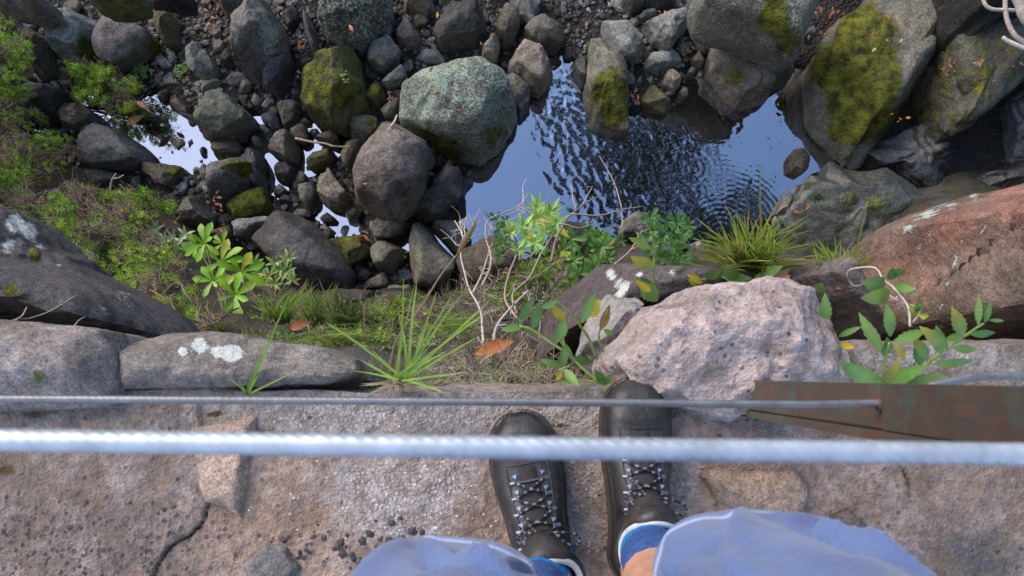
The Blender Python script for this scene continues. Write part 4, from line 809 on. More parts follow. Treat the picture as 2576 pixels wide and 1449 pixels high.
wire_rope('wire_rope', 'thick pale wire rope handrail close to the camera', [bp(-2600, 1072, 1.0), bp(0, 1107, 1.0), bp(1288, 1126, 1.0), bp(2576, 1143, 1.0), bp(5200, 1178, 1.0)], .0045, (.40, .46, .54), pitch=.04, step=.004)
def box(mb, x0, x1, y0, y1, z0, z1, c, lean=-.027, rz=1):
    zs = np.linspace(z0, z1, 9); V = []
    for z in zs: V += [(x0, y0+lean*z, z), (x1, y0+lean*z, z), (x1, y1+lean*z, z), (x0, y1+lean*z, z)]
    F = [(i*4+j, i*4+(j+1) % 4, i*4+4+(j+1) % 4, i*4+4+j) for i in range(8) for j in range(4)]+[(3, 2, 1, 0), (32, 33, 34, 35)]
    mb.add(V, F, c)
b = NB('rusty_steel'); p = b.pos(); q = b.n('ShaderNodeMapping'); b.put(q.inputs['Vector'], p); q.inputs['Scale'].default_value = (1, 1, .35)
n1 = b.noise(q.outputs[0], 70, 6, .65); n2 = b.noise(p, 14, 5, .6)
c = b.mix(b.rng(n1, .4, .62), (.055, .054, .047), (.115, .056, .034)); c = b.mix(b.rng(n2, .42, .62), c, (.07, .045, .034)); c = b.mix(b.math('MULTIPLY', b.rng(b.noise(p, 22, 5, .6), .56, .66), .7), c, (.06, .085, .07))
c = b.mix(b.math('MULTIPLY', b.attr('col'), 1.0), c, b.mul(c, .75))
M_RUST = b.done(b.pbsdf(Base_Color=c, Roughness=.75, Normal=b.bump(n1, .5, .003)))
post = tag(empty('railing_post', (.38, 0, 0)), 'rusty angle iron post rising from the ledge on the right', 'post')
mb = MB(); box(mb, .379, .384, -.0185, .0270, -.06, 1.08, (0, 0, 0)); mb.build('angle_web', M_RUST, post, False)
mb = MB(); box(mb, .3765, .425, -.0315, -.0215, -.06, 1.08, (0, 0, 0)); mb.build('angle_flange', M_RUST, post, False)
mb = MB(); box(mb, .3755, .3787, -.0195, .0265, .505, 1.08, (1, 1, 1)); o = mb.build('lap_plate', M_RUST, post, False); o['label'] = 'darker steel plate lapped over the upper post'
mb = MB(); mb.tube([(.3735, e.y, .5), (.3789, e.y, .5)], .0068, (1, 1, 1), 12); mb.build('cable_collar', M_RUST, post)

# ------------------------------------------------------------------ the person on the ledge: legs, shorts, socks, boots
def mat_skin():
    b = NB('skin'); p = b.pos(); c = b.mix(b.rng(b.noise(p, 40, 4), .35, .65), (.42, .22, .15), (.52, .30, .21))
    s = b.pbsdf(Base_Color=c, Roughness=.5); s.inputs['Subsurface Weight'].default_value = .1; s.inputs['Subsurface Radius'].default_value = (.01, .004, .002); s.inputs['Subsurface Scale'].default_value = .5
    return b.done(s)
def mat_cloth():
    b = NB('shorts_cotton'); p = b.pos(); n = b.noise(p, 9, 4, .55); w1 = b.noise(p, 420, 2); c = b.mix(b.rng(n, .35, .65), (.066, .112, .27), (.102, .158, .345)); c = b.mul(c, b.rng(w1, .3, .7, .85, 1.12))
    c = b.mix(b.attr('seam'), c, (.36, .43, .64)); c = b.mix(b.attr('stain'), c, (.05, .075, .22))
    s = b.pbsdf(Base_Color=c, Roughness=.9, Normal=b.bump(b.math('ADD', w1, b.math('MULTIPLY', b.noise(p, 28, 4, .6), 3)), .4, .003)); s.inputs['Sheen Weight'].default_value = .25
    return b.done(s)
person = tag(empty('person', (.08, -.26, 0)), 'person in blue shorts, blue socks and laced black hiking boots, standing on the ledge', 'person')
ANK = {1: np.array([.200, -.215, .10]), -1: np.array([.052, -.262, .10])}
KNEE = {1: np.array([.168, -.245, .50]), -1: np.array([.0, -.280, .50])}
HIP = {1: np.array([.175, -.265, .90]), -1: np.array([-.035, -.265, .90])}
AX = {1: np.array([.0, 1.0]), -1: np.array([-.184, .983])}
HEEL = {1: np.array([.199, -.287]), -1: np.array([.066, -.336])}
def body_mesh():
    bm = bmesh.new(); R_ = []
    def v(p, r): R_.append(r); return bm.verts.new(p)
    pel = v((.07, -.29, .98), .125)
    for s in (1, -1):
        pts = [(HIP[s]+(0, 0, .02), .09), (HIP[s]*.5+KNEE[s]*.5+(0, -.01, 0), .072), (KNEE[s]+(0, 0, .05), .056), (KNEE[s], .054), (KNEE[s]*.65+ANK[s]*.35+(0, -.012, 0), .055), (KNEE[s]*.3+ANK[s]*.7+(0, -.004, 0), 0.049), (ANK[s]+(0, 0, .02), .043)]
        a = np.array([*AX[s], 0]); pts += [(ANK[s]+a*.01+(0, 0, -.05), .032), (ANK[s]+a*.09+(0, 0, -.058), .030), (ANK[s]+a*.17+(0, 0, -.066), .020)]
        last = pel
        for q, r in pts: w = v(q, r); bm.edges.new((last, w)); last = w
    me = bpy.data.meshes.new('body_cage'); bm.to_mesh(me); bm.free(); o = bpy.data.objects.new('body_cage', me); COL.objects.link(o)
    md = o.modifiers.new('skin', 'SKIN'); md.branch_smoothing = .4
    for i, sv in enumerate(me.skin_vertices[0].data): sv.radius = (R_[i], R_[i]); sv.use_root = i == 0
    sd = o.modifiers.new('sub', 'SUBSURF'); sd.levels = 2
    dg = bpy.context.evaluated_depsgraph_get(); ev = o.evaluated_get(dg); m2 = bpy.data.meshes.new_from_object(ev); V = np.array([x.co for x in m2.vertices]); F = [tuple(pp.vertices) for pp in m2.polygons]
    bpy.data.objects.remove(o); return V, F
V, F = body_mesh(); mesh_obj('body', V, F, mat_skin(), person)
# shorts
def shorts():
    VS, FS, SE, ST_ = [], [], [], []; n = 128
    def ringset(rings):
        base = sum(len(x) for x in VS); m = len(rings); VS.append(np.concatenate([r[0] for r in rings])); SE.append(np.concatenate([np.full(n, r[1]) for r in rings]))
        for i in range(m-1):
            a, b_ = base+i*n, base+(i+1)*n; FS.extend((a+j, a+(j+1) % n, b_+(j+1) % n, b_+j) for j in range(n))
    th = np.arange(n)*2*math.pi/n
    for s in (1, -1):
        hem = np.array([.216, -.182, .575]) if s == 1 else np.array([-.056, -.206, .575]); up = np.array([.180, -.245, .92]) if s == 1 else np.array([-.03, -.25, .92])
        rings = []
        def ring(t, dr, seam=0):
            c = hem*(1-t)+up*t; c = c+np.array([(.03*s)*math.sin(math.pi*min(t, 1))*.5, .03*math.sin(math.pi*min(t,1))*.5, 0])
            rx, ry = .091+.02*t, .082+.030*t; wv = 1+.05*(1-t)*np.sin(3*th+s)+.03*(1-t)*np.sin(5*th+2*s)
            P = np.stack([c[0]+(rx*wv+dr)*np.cos(th), c[1]+(ry*wv+dr)*np.sin(th), np.full(n, c[2])], -1)
            P[:, 2] += .012*np.sin(th-.6)*(1-t)+.008*np.sin(2*th+1)*(1-t)
            fold = .010*vnoise(np.stack([P[:, 0]*1.5+P[:, 2]*1.0, P[:, 1]*1.2, P[:, 2]*.8+P[:, 0]*.8], -1), 5, 2, .4, 3*s)
            for fr_, of_, am_ in ((3.2, 5*s, .012), (5.0, 9*s, .005)):          # drag folds from the hip towards the knee
                nn_ = vnoise(np.stack([P[:, 0]*1.5-P[:, 2]*1.1*s, P[:, 1]*1.5+P[:, 2]*.4, P[:, 2]*.5], -1), fr_, 1, .5, of_); fold = fold+am_*np.clip(1-2.6*np.abs(nn_), 0, 1)
            fold = fold+.0012*vnoise(P, 30, 2)
            for th0, kk_, wd_, am_, t0_ in ((1.0, 1.1, .10, .010, .30), (1.45, -.9, .08, .009, .42), (1.9, .8, .11, .011, .25), (2.3, -1.3, .09, .009, .5), (.6, .9, .09, .010, .2), (1.2, -1.6, .07, .007, .62), (2.7, 1.0, .1, .010, .35), (.2, -.8, .1, .009, .45)):
                dth = (th-th0-kk_*(t-t0_)+math.pi) % (2*math.pi)-math.pi; fold = fold+am_*np.exp(-(dth/wd_)**2)*math.exp(-((t-t0_)/.26)**2)-am_*.6*np.exp(-((dth-1.6*wd_)/wd_)**2)*math.exp(-((t-t0_)/.26)**2)
            P[:, :2] += (fold[:, None]*np.stack([np.cos(th), np.sin(th)], -1))*min(1, .25+t*3)
            rings.append((P, seam))
        for t, dr, se in ((.30, -.006, 0), (.12, -.006, 0), (0.0, -.0045, 0), (-.008, -.002, .0), (-.006, .001, .08), (.0, .0022, .05), (.02, .0026, .0), (.045, .0026, .0), (.062, .0024, .1), (.066, .0018, .5), (.070, .0004, .9), (.074, -.0016, 0)): ring(t, dr, se)
        for t in np.linspace(.085, 1.0, 130): ring(t, 0)
        ringset(rings)
    rings = []
    for z, rx, ry in ((.80, .02, .02), (.81, .12, .09), (.85, .18, .115), (.92, .205, .13), (1.0, .195, .125), (1.04, .185, .12), (1.041, .15, .09)):
        P = np.stack([.073+rx*np.cos(th), -.265+ry*np.sin(th), np.full(n, z)], -1); P += .006*vnoise(P, 9, 3)[:, None]; rings.append((P, 0))
    ringset(rings)
    V = np.concatenate(VS); pu, pv = proj(V); stain = np.exp(-(((pu-2035)/45)**2+((pv-1300)/26)**2))*(V[:, 2] < .72)*1.4
    stain = np.clip(stain+np.exp(-(((pu-1195)/16)**2+((pv-1378)/6)**2)), 0, 1)
    return mesh_obj('shorts', V, FS, mat_cloth(), person, True, {'seam': np.concatenate(SE), 'stain': stain})
shorts()
# socks
def sock(s):
    n = 48; th = np.arange(n)*2*math.pi/n; rings = []; cc = []
    for i, t in enumerate(np.linspace(0, 1, 40)):
        z = .05+t*.245; c = ANK[s]+(KNEE[s]-ANK[s])*((z-.10)/.40); r = .0400+.002*t+.0010*math.sin(t*70)+(.002 if .72 < t < .98 else 0)-(.012 if t > .985 else 0)
        P = np.stack([c[0]+r*np.cos(th), c[1]+.004+r*1.08*np.sin(th), np.full(n, z)+.014*np.sin(th+2.4)*t], -1); P += .0012*vnoise(P, 120, 2)[:, None]
        rings.append(P); k = (.012, .15, .42) if t < .70 else (.03, .075, .22)
        cc.append(np.broadcast_to(np.array(k), P.shape))
    V = np.concatenate(rings); F = [(i*n+j, i*n+(j+1) % n, (i+1)*n+(j+1) % n, (i+1)*n+j) for i in range(39) for j in range(n)]
    b_ = mat_attr('sock_knit', .95, 260, .35, .002) if 'sock_knit' not in bpy.data.materials else bpy.data.materials['sock_knit']
    o = mesh_obj('sock', V, F, b_, person, True, {'col': np.concatenate(cc)}); mb = MB()
    c = ANK[s]+(KNEE[s]-ANK[s])*.42; a = -2.2 if s == 1 else .4
    q = [(c[0]+(.046+.004*math.sin(k_*1.9))*math.cos(a+.1*math.sin(k_)), c[1]+(.048+.004*math.cos(k_*1.5))*math.sin(a+.12*k_*.2), 0.235+.0045*k_) for k_ in range(11)]
    mb.tube(smooth_path(q, 40), .0028, (.015, .22, .62), 6); mb.build('pull_tab', b_, o)
sock(1); sock(-1)
# boots: local x across, y from heel to toe, z up
def plan_w(y, add=0):
    if y < .045: w = .044*math.sqrt(max(0, 1-((.045-y)/.047)**2))
    elif y < .13: w = .044-.003*math.sin((y-.045)/.085*math.pi)
    elif y < .235: w = .044+.0095*sstep(.13, .215, y)
    else: w = .0535*max(0, 1-((y-.235)/.082)**2.6)**.5
    return w+add
def top_h(y): return float(np.interp(y, [0, .04, .12, .15, .19, .23, .265, .295, .312, .317], [.09, .115, .125, .108, .086, .073, .067, .057, .040, .026]))
b = NB('boot_leather'); p = b.pos(); n = b.noise(p, 18, 6, .65); n2 = b.noise(p, 130, 4, .6)
c = b.mix(b.rng(n, .42, .64), (.015, .015, .018), (.031, .029, .030)); c = b.mix(b.math('MULTIPLY', b.rng(b.noise(p, 38, 5, .7), .53, .72), .5), c, (.10, .075, .06)); c = b.mul(c, b.rng(n2, .3, .7, .8, 1.15))
M_LEATHER = b.done(b.pbsdf(Base_Color=c, Roughness=b.rng(n, .3, .7, .38, .62), Normal=b.bump(b.math('ADD', n2, b.math('MULTIPLY', n, 2)), .35, .003)))
M_SOLE = mat_attr('boot_sole', .85, 90, .35); M_LINING = mat_attr('boot_lining', .9, 90, .15); M_LACE = mat_attr('boot_lace', .8, 200, .2); M_HOOK = mat_attr('lace_hook', .3, 60, .1, .0005, .6, .5)
def boot(s):
    ax = AX[s]; px = np.array([ax[1], -ax[0]]); h0 = HEEL[s]
    def tw(P):
        P = np.asarray(P, float); return np.stack([h0[0]+P[..., 0]*px[0]+P[..., 1]*ax[0], h0[1]+P[..., 0]*px[1]+P[..., 1]*ax[1], P[..., 2]+.012], -1)
    # upper: vamp loft and ankle shaft in one mesh
    VS, FS = [], []; ys = np.concatenate([np.linspace(.001, .05, 12), np.linspace(.06, .235, 26), .235+.0815*np.sin(np.linspace(.06, 1, 16)*math.pi/2)]); na = 36
    for y in ys:
        w, h = max(plan_w(y), .0008), top_h(y); y_ = y
        a = np.linspace(0, math.pi, na); ca_, sa_ = np.cos(a), np.sin(a); hh = .018+(h-.018)*np.abs(sa_)**(.62 if y < .25 else .72)
        x = w*np.sign(ca_)*np.abs(ca_)**.62
        crease = .0022*math.exp(-((y-.205)/.008)**2)+.0016*math.exp(-((y-.185)/.006)**2)
        P = np.stack([x, np.full(na, y_), hh-crease*sa_], -1); P[:, 2] += .0026*vnoise(P+s, 38, 3)*sa_
        if .250 < y < .262: P[:, 2] += .0022*sa_; P[:, 0] *= 1.012                  # toe cap edge
        VS.append(P)
    m = len(ys); V1 = np.concatenate(VS); F1 = [(i*na+j, i*na+j+1, (i+1)*na+j+1, (i+1)*na+j) for i in range(m-1) for j in range(na-1)]
    n = 48; th = np.arange(n)*2*math.pi/n; sh = []
    for z, rx, ry, cy, k_ in ((.055, .043, .070, .075, 0), (.09, .043, .066, .074, 0), (.12, .044, .061, .071, .2), (.142, .048, .060, .071, .6), (.155, .0525, .061, .073, 1), (.160, .0515, .0595, .073, 1), (.159, .049, .055, .072, 1)):
        fr = np.clip(np.sin(th), 0, 1)**2
        fy_ = {0: 0, .2: .016, .6: .012, 1: -.004}[k_]-(.008 if z in (.160, .159) else 0)
        P = np.stack([rx*np.cos(th)*(1+.05*np.sin(2*th+.5)*k_), cy+ry*np.sin(th)+fy_*fr, z+.030*fr*k_-.010*k_*np.clip(-np.sin(th), 0, 1)-.012*k_*np.exp(-((np.abs(np.cos(th))-.8)/.15)**2)*(np.sin(th) > 0)], -1); P[:, 2] += .0015*vnoise(P, 40, 2); sh.append(P)
    V2 = np.concatenate(sh); k0 = len(V1); F2 = [(k0+i*n+j, k0+i*n+(j+1) % n, k0+(i+1)*n+(j+1) % n, k0+(i+1)*n+j) for i in range(6) for j in range(n)]
    bt = mesh_obj('boot', tw(np.concatenate([V1, V2])), F1+F2, M_LEATHER, person)
    sm = MB()
    sm.tube(tw([(plan_w(.256)*math.cos(a_)*abs(math.cos(a_))**-.38*.99 if abs(math.cos(a_)) > 1e-3 else 0, .256-.018*math.sin(a_), .018+(top_h(.256-.018*math.sin(a_))-.018)*math.sin(a_)**.72+.0012) for a_ in np.linspace(.25, math.pi-.25, 30)]), .0011, (0, 0, 0), 5)
    for sd in (1, -1):
        for f_, ya, yb in ((.60, .236, .10), (.97, .25, .03)):
            q_ = []
            for y in np.linspace(ya, yb, 26):
                a_ = math.acos(min(1, f_**(1/.62))); q_.append((sd*plan_w(y)*f_*1.005, y, .018+(top_h(y)-.018)*math.sin(a_)**.62+.0008))
            sm.tube(tw(q_), .0011, (0, 0, 0), 5)
    q_ = len(bt.data.vertices); bmx = bmesh.new(); bmx.from_mesh(bt.data); off_ = np.array(parent_loc(bt)); vs_ = [bmx.verts.new(v_-off_) for v_ in np.concatenate(sm.v)]
    for f_ in sm.f: bmx.faces.new([vs_[i] for i in f_]).smooth = True
    bmx.to_mesh(bt.data); bmx.free()
    # padded pale lining inside the collar
    ln = []
    for z, k_ in ((.158, .045), (.163, .0415), (.160, .0375), (.135, .0365), (.10, .037)):
        kk = 1 if z > .15 else 0; fr = np.clip(np.sin(th), 0, 1)**2
        ln.append(np.stack([k_*1.10*np.cos(th), .073+k_*1.29*np.sin(th)-.012*fr*kk, z+.029*fr*kk-.009*kk*np.clip(-np.sin(th), 0, 1)], -1))
    V = np.concatenate(ln); F = [(i*n+j, i*n+(j+1) % n, (i+1)*n+(j+1) % n, (i+1)*n+j) for i in range(4) for j in range(n)]
    mesh_obj('lining', tw(V), F, M_LINING, bt, True, {'col': np.broadcast_to(np.array((.50, .53, .53)), V.shape)})
    # sole with welt
    out = []; yy = np.concatenate([np.linspace(0, .05, 10), np.linspace(.06, .235, 20), .235+.0825*np.sin(np.linspace(.08, 1, 14)*math.pi/2)])
    for z, ad in ((-.012, .001), (.008, .0045), (.017, .0055), (.021, .005), (.0215, .0)):
        out.append(np.array([(plan_w(min(y, .3165), ad if plan_w(min(y, .3165)) > .004 else ad), y*1.018-.0035, z) for y in yy]+[(-plan_w(min(y, .3165), ad), y*1.018-.0035, z) for y in yy[::-1]]))
    k_ = len(out[0]); V = np.concatenate(out); F = [(i*k_+j, i*k_+(j+1) % k_, (i+1)*k_+(j+1) % k_, (i+1)*k_+j) for i in range(4) for j in range(k_)]
    mesh_obj('sole', tw(V), F, M_SOLE, bt, False, {'col': np.broadcast_to(np.array((.055, .042, .036)), V.shape)})
    # tongue gusset down the middle of the instep
    V, F = [], []
    for i, y in enumerate(np.linspace(.235, .128, 20)):
        h = top_h(y)+.004+.001*math.sin(i*1.3); w = .0135+.006*i/19
        V += [(-w, y, h-.006), (-w*.85, y, h-.001), (-w*.3, y, h+.0005), (w*.3, y, h+.0005), (w*.85, y, h-.001), (w, y, h-.006)]
    F = [(i*6+j, i*6+j+1, (i+1)*6+j+1, (i+1)*6+j) for i in range(19) for j in range(5)]
    mesh_obj('tongue', tw(V), F, M_SOLE, bt, True, {'col': np.broadcast_to(np.array((.028, .027, .03)), (len(V), 3))})
    # hooks and D rings, five rows of both sides
    rows_ = np.linspace(.222, .132, 5); anchors = []
    for i, y in enumerate(rows_):
        for sd in (1, -1):
            x = sd*(.0215+.001*i); h = top_h(y)+.001-.004; mb = MB()
            pts = [(x-sd*.003, y+.0036, h+.006), (x+sd*.004, y+.0016, h+.0045), (x-sd*.0015, y-.0036, h+.006)]
            V = tw(np.array(pts+[(a_, b_2, c_-.002) for a_, b_2, c_ in pts])); mb.add(V, [(0, 1, 2), (5, 4, 3), (0, 3, 4, 1), (1, 4, 5, 2), (2, 5, 3, 0)], (.30, .46, .66))
            mb.tube(tw(np.array([(x+sd*.001, y-.009, h+.0045), (x+sd*.008, y-.0095, h+.002)])), [.0028, .0034], (.12, .14, .2), 8)
            mb.build('lace_hook', M_HOOK, bt, False); anchors.append((x, y-.009, h+.0075))
    def lace(pts, nn=60):
        P = smooth_path(pts, nn); mb = MB(); cols = np.array([(.22, .22, .24) if (i % 11) in (2, 3, 7) else (.022, .022, .03) for i in range(nn)]); mb.tube(tw(P), .0019, cols, 6); return mb
    A = anchors; zz_ = []
    def cross(order):
        pts = []
        for j, k_ in enumerate(order):
            pts.append(A[k_])
            if j < len(order)-1: q = A[order[j+1]]; pts.append(((A[k_][0]+q[0])/2, (A[k_][1]+q[1])/2, max(A[k_][2], q[2])+.005))
        return pts
    la = MB()
    for seq in ([0, 3, 4, 7, 8], [1, 2, 5, 6, 9], [0, 1]): 
        x_ = lace(cross(seq), 110); la.v += x_.v; la.c += x_.c; la.f += [tuple(i+la.n for i in f) for f in x_.f]; la.n += x_.n
    t_ = top_h(.12)+.012; sg = s
    for pts in ([(0, .136, t_-.006), (.012, .142, t_+.004), (.030*1, .140, t_+.002), (.050, .132, t_-.010), (.056, .122, t_-.014), (.047, .116, t_-.01), (.028, .126, t_), (0, .136, t_-.004)],
                [(0, .136, t_-.006), (-.012, .146, t_), (-.027, .147, t_-.008), (-.033, .136, t_-.012), (-.022, .132, t_-.003), (0, .137, t_-.002)],
                [(.002, .136, t_-.004), (-.014, .158, t_-.012), (-.024, .166, t_-.022)], [(0, .137, t_-.004), (.018, .124, t_+.002), (.036, .112, t_+.0), (.045, .098, t_-.004)],
                [(-.034, .115, t_-.016), (-.02, .128, t_+.001), (0, .137, t_+.002), (.02, .126, t_+.001), (.036, .112, t_-.01)], [(-.030, .10, t_-.01), (-.024, .124, t_), (-.004, .138, t_+.003)]):
        x_ = lace(pts, 60); la.v += x_.v; la.c += x_.c; la.f += [tuple(i+la.n for i in f) for f in x_.f]; la.n += x_.n
    la.build('lace', M_LACE, bt)
    return bt
boot(1); boot(-1)
# ------------------------------------------------------------------ plants
def D1(tile, x, y): return T(tile, [(x, y)])[0]
def jit(c, a=.15): return np.array(c)*(1+random.uniform(-a, a))*(1+rng.normal(0, a*.35, 3))
def heath(label, spots, n, root, cols, dry=.35, leafL=.026, per=15, name='heath_shrub', group='heath shrubs on the stream bank'):
    """fine needle-leaved shrub: green sprigs at the ends of thin crooked twigs"""
    fo, st = MB(), MB(); rt = np.array(bp(*root))
    w = np.array([s[2]*s[3]*s[5] for s in spots]); w = w/w.sum(); hubs = []
    for s in spots:
        for _ in range(4):
            h = np.array(bp(s[0]+rng.normal(0, s[2]*.35), s[1]+rng.normal(0, s[3]*.35), s[4]-.06)); hubs.append(h)
            m = (rt+h)/2+rng.normal(0, .06, 3); st.tube(smooth_path([rt+rng.normal(0, .03, 3), m, h], 7), np.linspace(.008, .004, 7), jit((.10, .075, .055)), 4, False)
    hubs = np.array(hubs)
    for _ in range(n):
        s = spots[rng.choice(len(spots), p=w)]; a = rng.uniform(0, 6.283); r = rng.uniform(0, 1)**.6
        u, v = s[0]+s[2]*r*math.cos(a), s[1]+s[3]*r*math.sin(a); q = np.array(bp(u, v, s[4]+rng.normal(0, .07)+.10*(1-r*r)))
        if vnoise(q[None], 5.5, 3, .6, 11)[0] < -.30+dry*.3: 
            # bare twig spray
            h = hubs[np.argmin(((hubs-q)**2).sum(1))]; e = q+rng.normal(0, .05, 3)
            st.tube(smooth_path([h, (h+q)/2+rng.normal(0, .04, 3), q, e], 8), np.linspace(.0035, .0012, 8), jit((.23, .175, .14), .3), 3, False)
            for _k in range(3):
                d = rng.normal(0, 1, 3); d /= np.linalg.norm(d); st.tube([q, q+d*rng.uniform(.03, .08)], [.0016, .0007], jit((.27, .2, .155), .3), 3, False)
            continue
        h = hubs[np.argmin(((hubs-q)**2).sum(1))]; ax = np.array([rng.normal(0, .35), rng.normal(.05, .35), 1.]); ax /= np.linalg.norm(ax)
        if rng.random() < .5: st.tube(smooth_path([h, (h+q)/2+rng.normal(0, .03, 3), q-ax*.03, q], 6), np.linspace(.004, .0016, 6), jit((.17, .125, .09), .3), 3, False)
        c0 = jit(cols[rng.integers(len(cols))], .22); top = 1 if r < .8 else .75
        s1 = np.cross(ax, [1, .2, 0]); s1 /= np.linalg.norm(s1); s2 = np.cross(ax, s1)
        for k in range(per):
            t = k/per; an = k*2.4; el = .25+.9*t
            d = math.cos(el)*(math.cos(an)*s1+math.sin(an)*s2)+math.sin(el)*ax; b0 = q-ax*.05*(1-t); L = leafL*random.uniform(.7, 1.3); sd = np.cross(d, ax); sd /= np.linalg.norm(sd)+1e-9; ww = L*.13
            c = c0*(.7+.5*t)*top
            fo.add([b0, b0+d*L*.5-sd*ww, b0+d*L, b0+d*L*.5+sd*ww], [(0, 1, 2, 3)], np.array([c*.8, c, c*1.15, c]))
    root_o = tag(empty(name, rt), label, 'shrub', group)
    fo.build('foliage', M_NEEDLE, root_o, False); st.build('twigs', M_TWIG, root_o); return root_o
G1, G2, G3, G4 = (.30, .52, .045), (.20, .39, .035), (.12, .25, .025), (.37, .54, .08)
heath('bright green heath hanging out over the pale pool', [(185,165,32,22,-5.0,1),(235,185,55,35,-5.1,1.2),(300,215,55,30,-5.2,.9),(230,235,50,30,-5.1,1),(300,258,55,28,-5.15,1.1),(345,275,28,24,-5.3,.4)], 440, (190,240,-5.4), [G1,G1,G4,G2], .45, .029)
heath('tall green heath at the very edge above the brown rock', [(10,70,40,40,-4.7,1),(40,130,45,60,-4.7,1.2),(10,200,55,50,-4.7,1),(40,230,40,25,-4.8,.6),(-60,150,50,90,-4.5,1)], 420, (-30,260,-5.2), [G1,G1,G2], .15)
heath('brownish heath on the earth bank at the left edge of the picture', [(20,480,60,40,-4.5,1),(70,440,60,40,-4.8,1),(110,410,60,30,-5.0,.8),(60,510,60,30,-4.3,.8),(-60,430,50,90,-4.3,.8)], 300, (30,480,-5.0), [G2,G1,G3], .8)
heath('sparse olive heath with brown stems beside the low grey boulder', [(20,270,40,35,-4.9,.8),(60,300,60,30,-4.95,.9),(120,355,60,28,-4.95,1),(150,380,40,25,-5.0,.8),(30,390,50,60,-4.7,.9),(20,450,50,40,-4.6,.8)], 330, (20,420,-5.2), [G2,G2,G3,G1], .75)
heath('heath with a dry grey twig fringe below the brown grey rocks', [(190,490,60,30,-4.6,1),(270,500,60,28,-4.7,1),(340,495,60,30,-4.8,1),(400,520,45,30,-4.9,.9),(300,540,90,30,-4.4,1)], 520, (260,600,-4.8), [G1,G2,G2,G4], .95)
heath('largest heath, half green and half brown, on the middle of the bank', [(140,520,50,40,-4.0,1),(150,580,50,40,-3.7,1),(200,600,60,50,-3.7,1),(260,590,80,45,-3.9,1),(330,600,70,40,-4.1,.9),(200,655,40,35,-3.2,1.1),(240,680,40,30,-3.0,1)], 650, (200,700,-3.9), [G1,G2,G3,G2], .9)
heath('green and straw coloured heath just above the black slanting rock', [(330,650,60,45,-3.3,1),(400,640,60,50,-3.7,1),(340,700,55,35,-2.8,1.1),(400,720,55,40,-2.7,1.2),(440,680,40,40,-3.5,.8),(380,765,50,22,-2.2,.8),(450,770,50,30,-2.3,.8)], 520, (390,760,-2.9), [G1,G1,G2,G4], .75, .021)
heath('small heath sprays at the tip of the black slanting rock', [(490,790,30,25,-1.9,1),(530,815,30,15,-1.6,.8),(470,740,30,25,-2.4,.8)], 110, (510,830,-1.8), [G1,G2], .2, .017)
heath('low fresh green heath below the dry branching twigs', [(1330,690,70,35,-3.0,1),(1290,740,60,40,-2.6,.8),(1380,660,50,30,-3.4,.7),(1260,930,60,25,-.75,.6),(1330,930,40,22,-.7,.5)], 260, (1310,800,-2.6), [G3,G2,G2], .55, .019)
heath('pale green small leaved weed above the foreground grass', [(960,790,45,25,-2.9,1),(1010,770,40,25,-3.3,.8),(900,800,40,25,-2.6,.6),(940,840,60,18,-1.7,.5),(1090,800,50,40,-2.6,.6)], 220, (960,840,-2.9), [G1,G4,G2], .35, .019)

# ground cover of fine weeds and dry straw on the slope under the ledge
gc = MB()
for _ in range(10500):
    u, v = rng.uniform(610, 1480), rng.uniform(690, 985)
    if v < 745+.00045*(u-900)**2*.0 and u < 1150 and v < 760: continue
    z = float(bank_z(u, v)); q = np.array(bp(u, v, z+.01)); dep = CAMZ-z; px_ = dep/FPX; dens = vnoise(q[None]*np.array([1, 2.5, .6]), 3.5, 3, .6, 21)[0]
    dry_ = sstep(1020, 1200, u)*sstep(1560, 1440, u)
    if dens < -.08-.1*dry_: continue
    ax = np.array([rng.normal(0, .5), rng.normal(.25, .35), 1.]); ax /= np.linalg.norm(ax)
    if rng.random() < (.50+.4*dens)*(1-.8*dry_):
        c = jit((.17, .31, .055) if rng.random() < .65 else (.30, .41, .10), .35)
        for k in range(5):
            d = ax+rng.normal(0, .6, 3); d /= np.linalg.norm(d); L = px_*rng.uniform(5, 11); sd = np.cross(d, [.3, .1, 1]); sd /= np.linalg.norm(sd); b0 = q+ax*px_*rng.uniform(0, 10)
            gc.add([b0, b0+d*L*.5-sd*L*.22, b0+d*L, b0+d*L*.5+sd*L*.22], [(0, 1, 2, 3)], jit(c, .15))
    else:
        L = px_*rng.uniform(14, 42+26*dry_); c = jit((.54, .47, .39) if rng.random() < .7 else (.27, .20, .14), .25); d = ax+rng.normal(0, .45, 3)
        gc.blade(smooth_path([q, q+d*L*.5+rng.normal(0, L*.08, 3), q+d*L+rng.normal(0, L*.15, 3)], 5), px_*(2.0-.5*dry_), c)
o = gc.build('ground_cover', M_NEEDLE, None, False); tag(o, 'fine green weeds and dry straw on the slope below the ledge', 'weeds', kind='stuff')

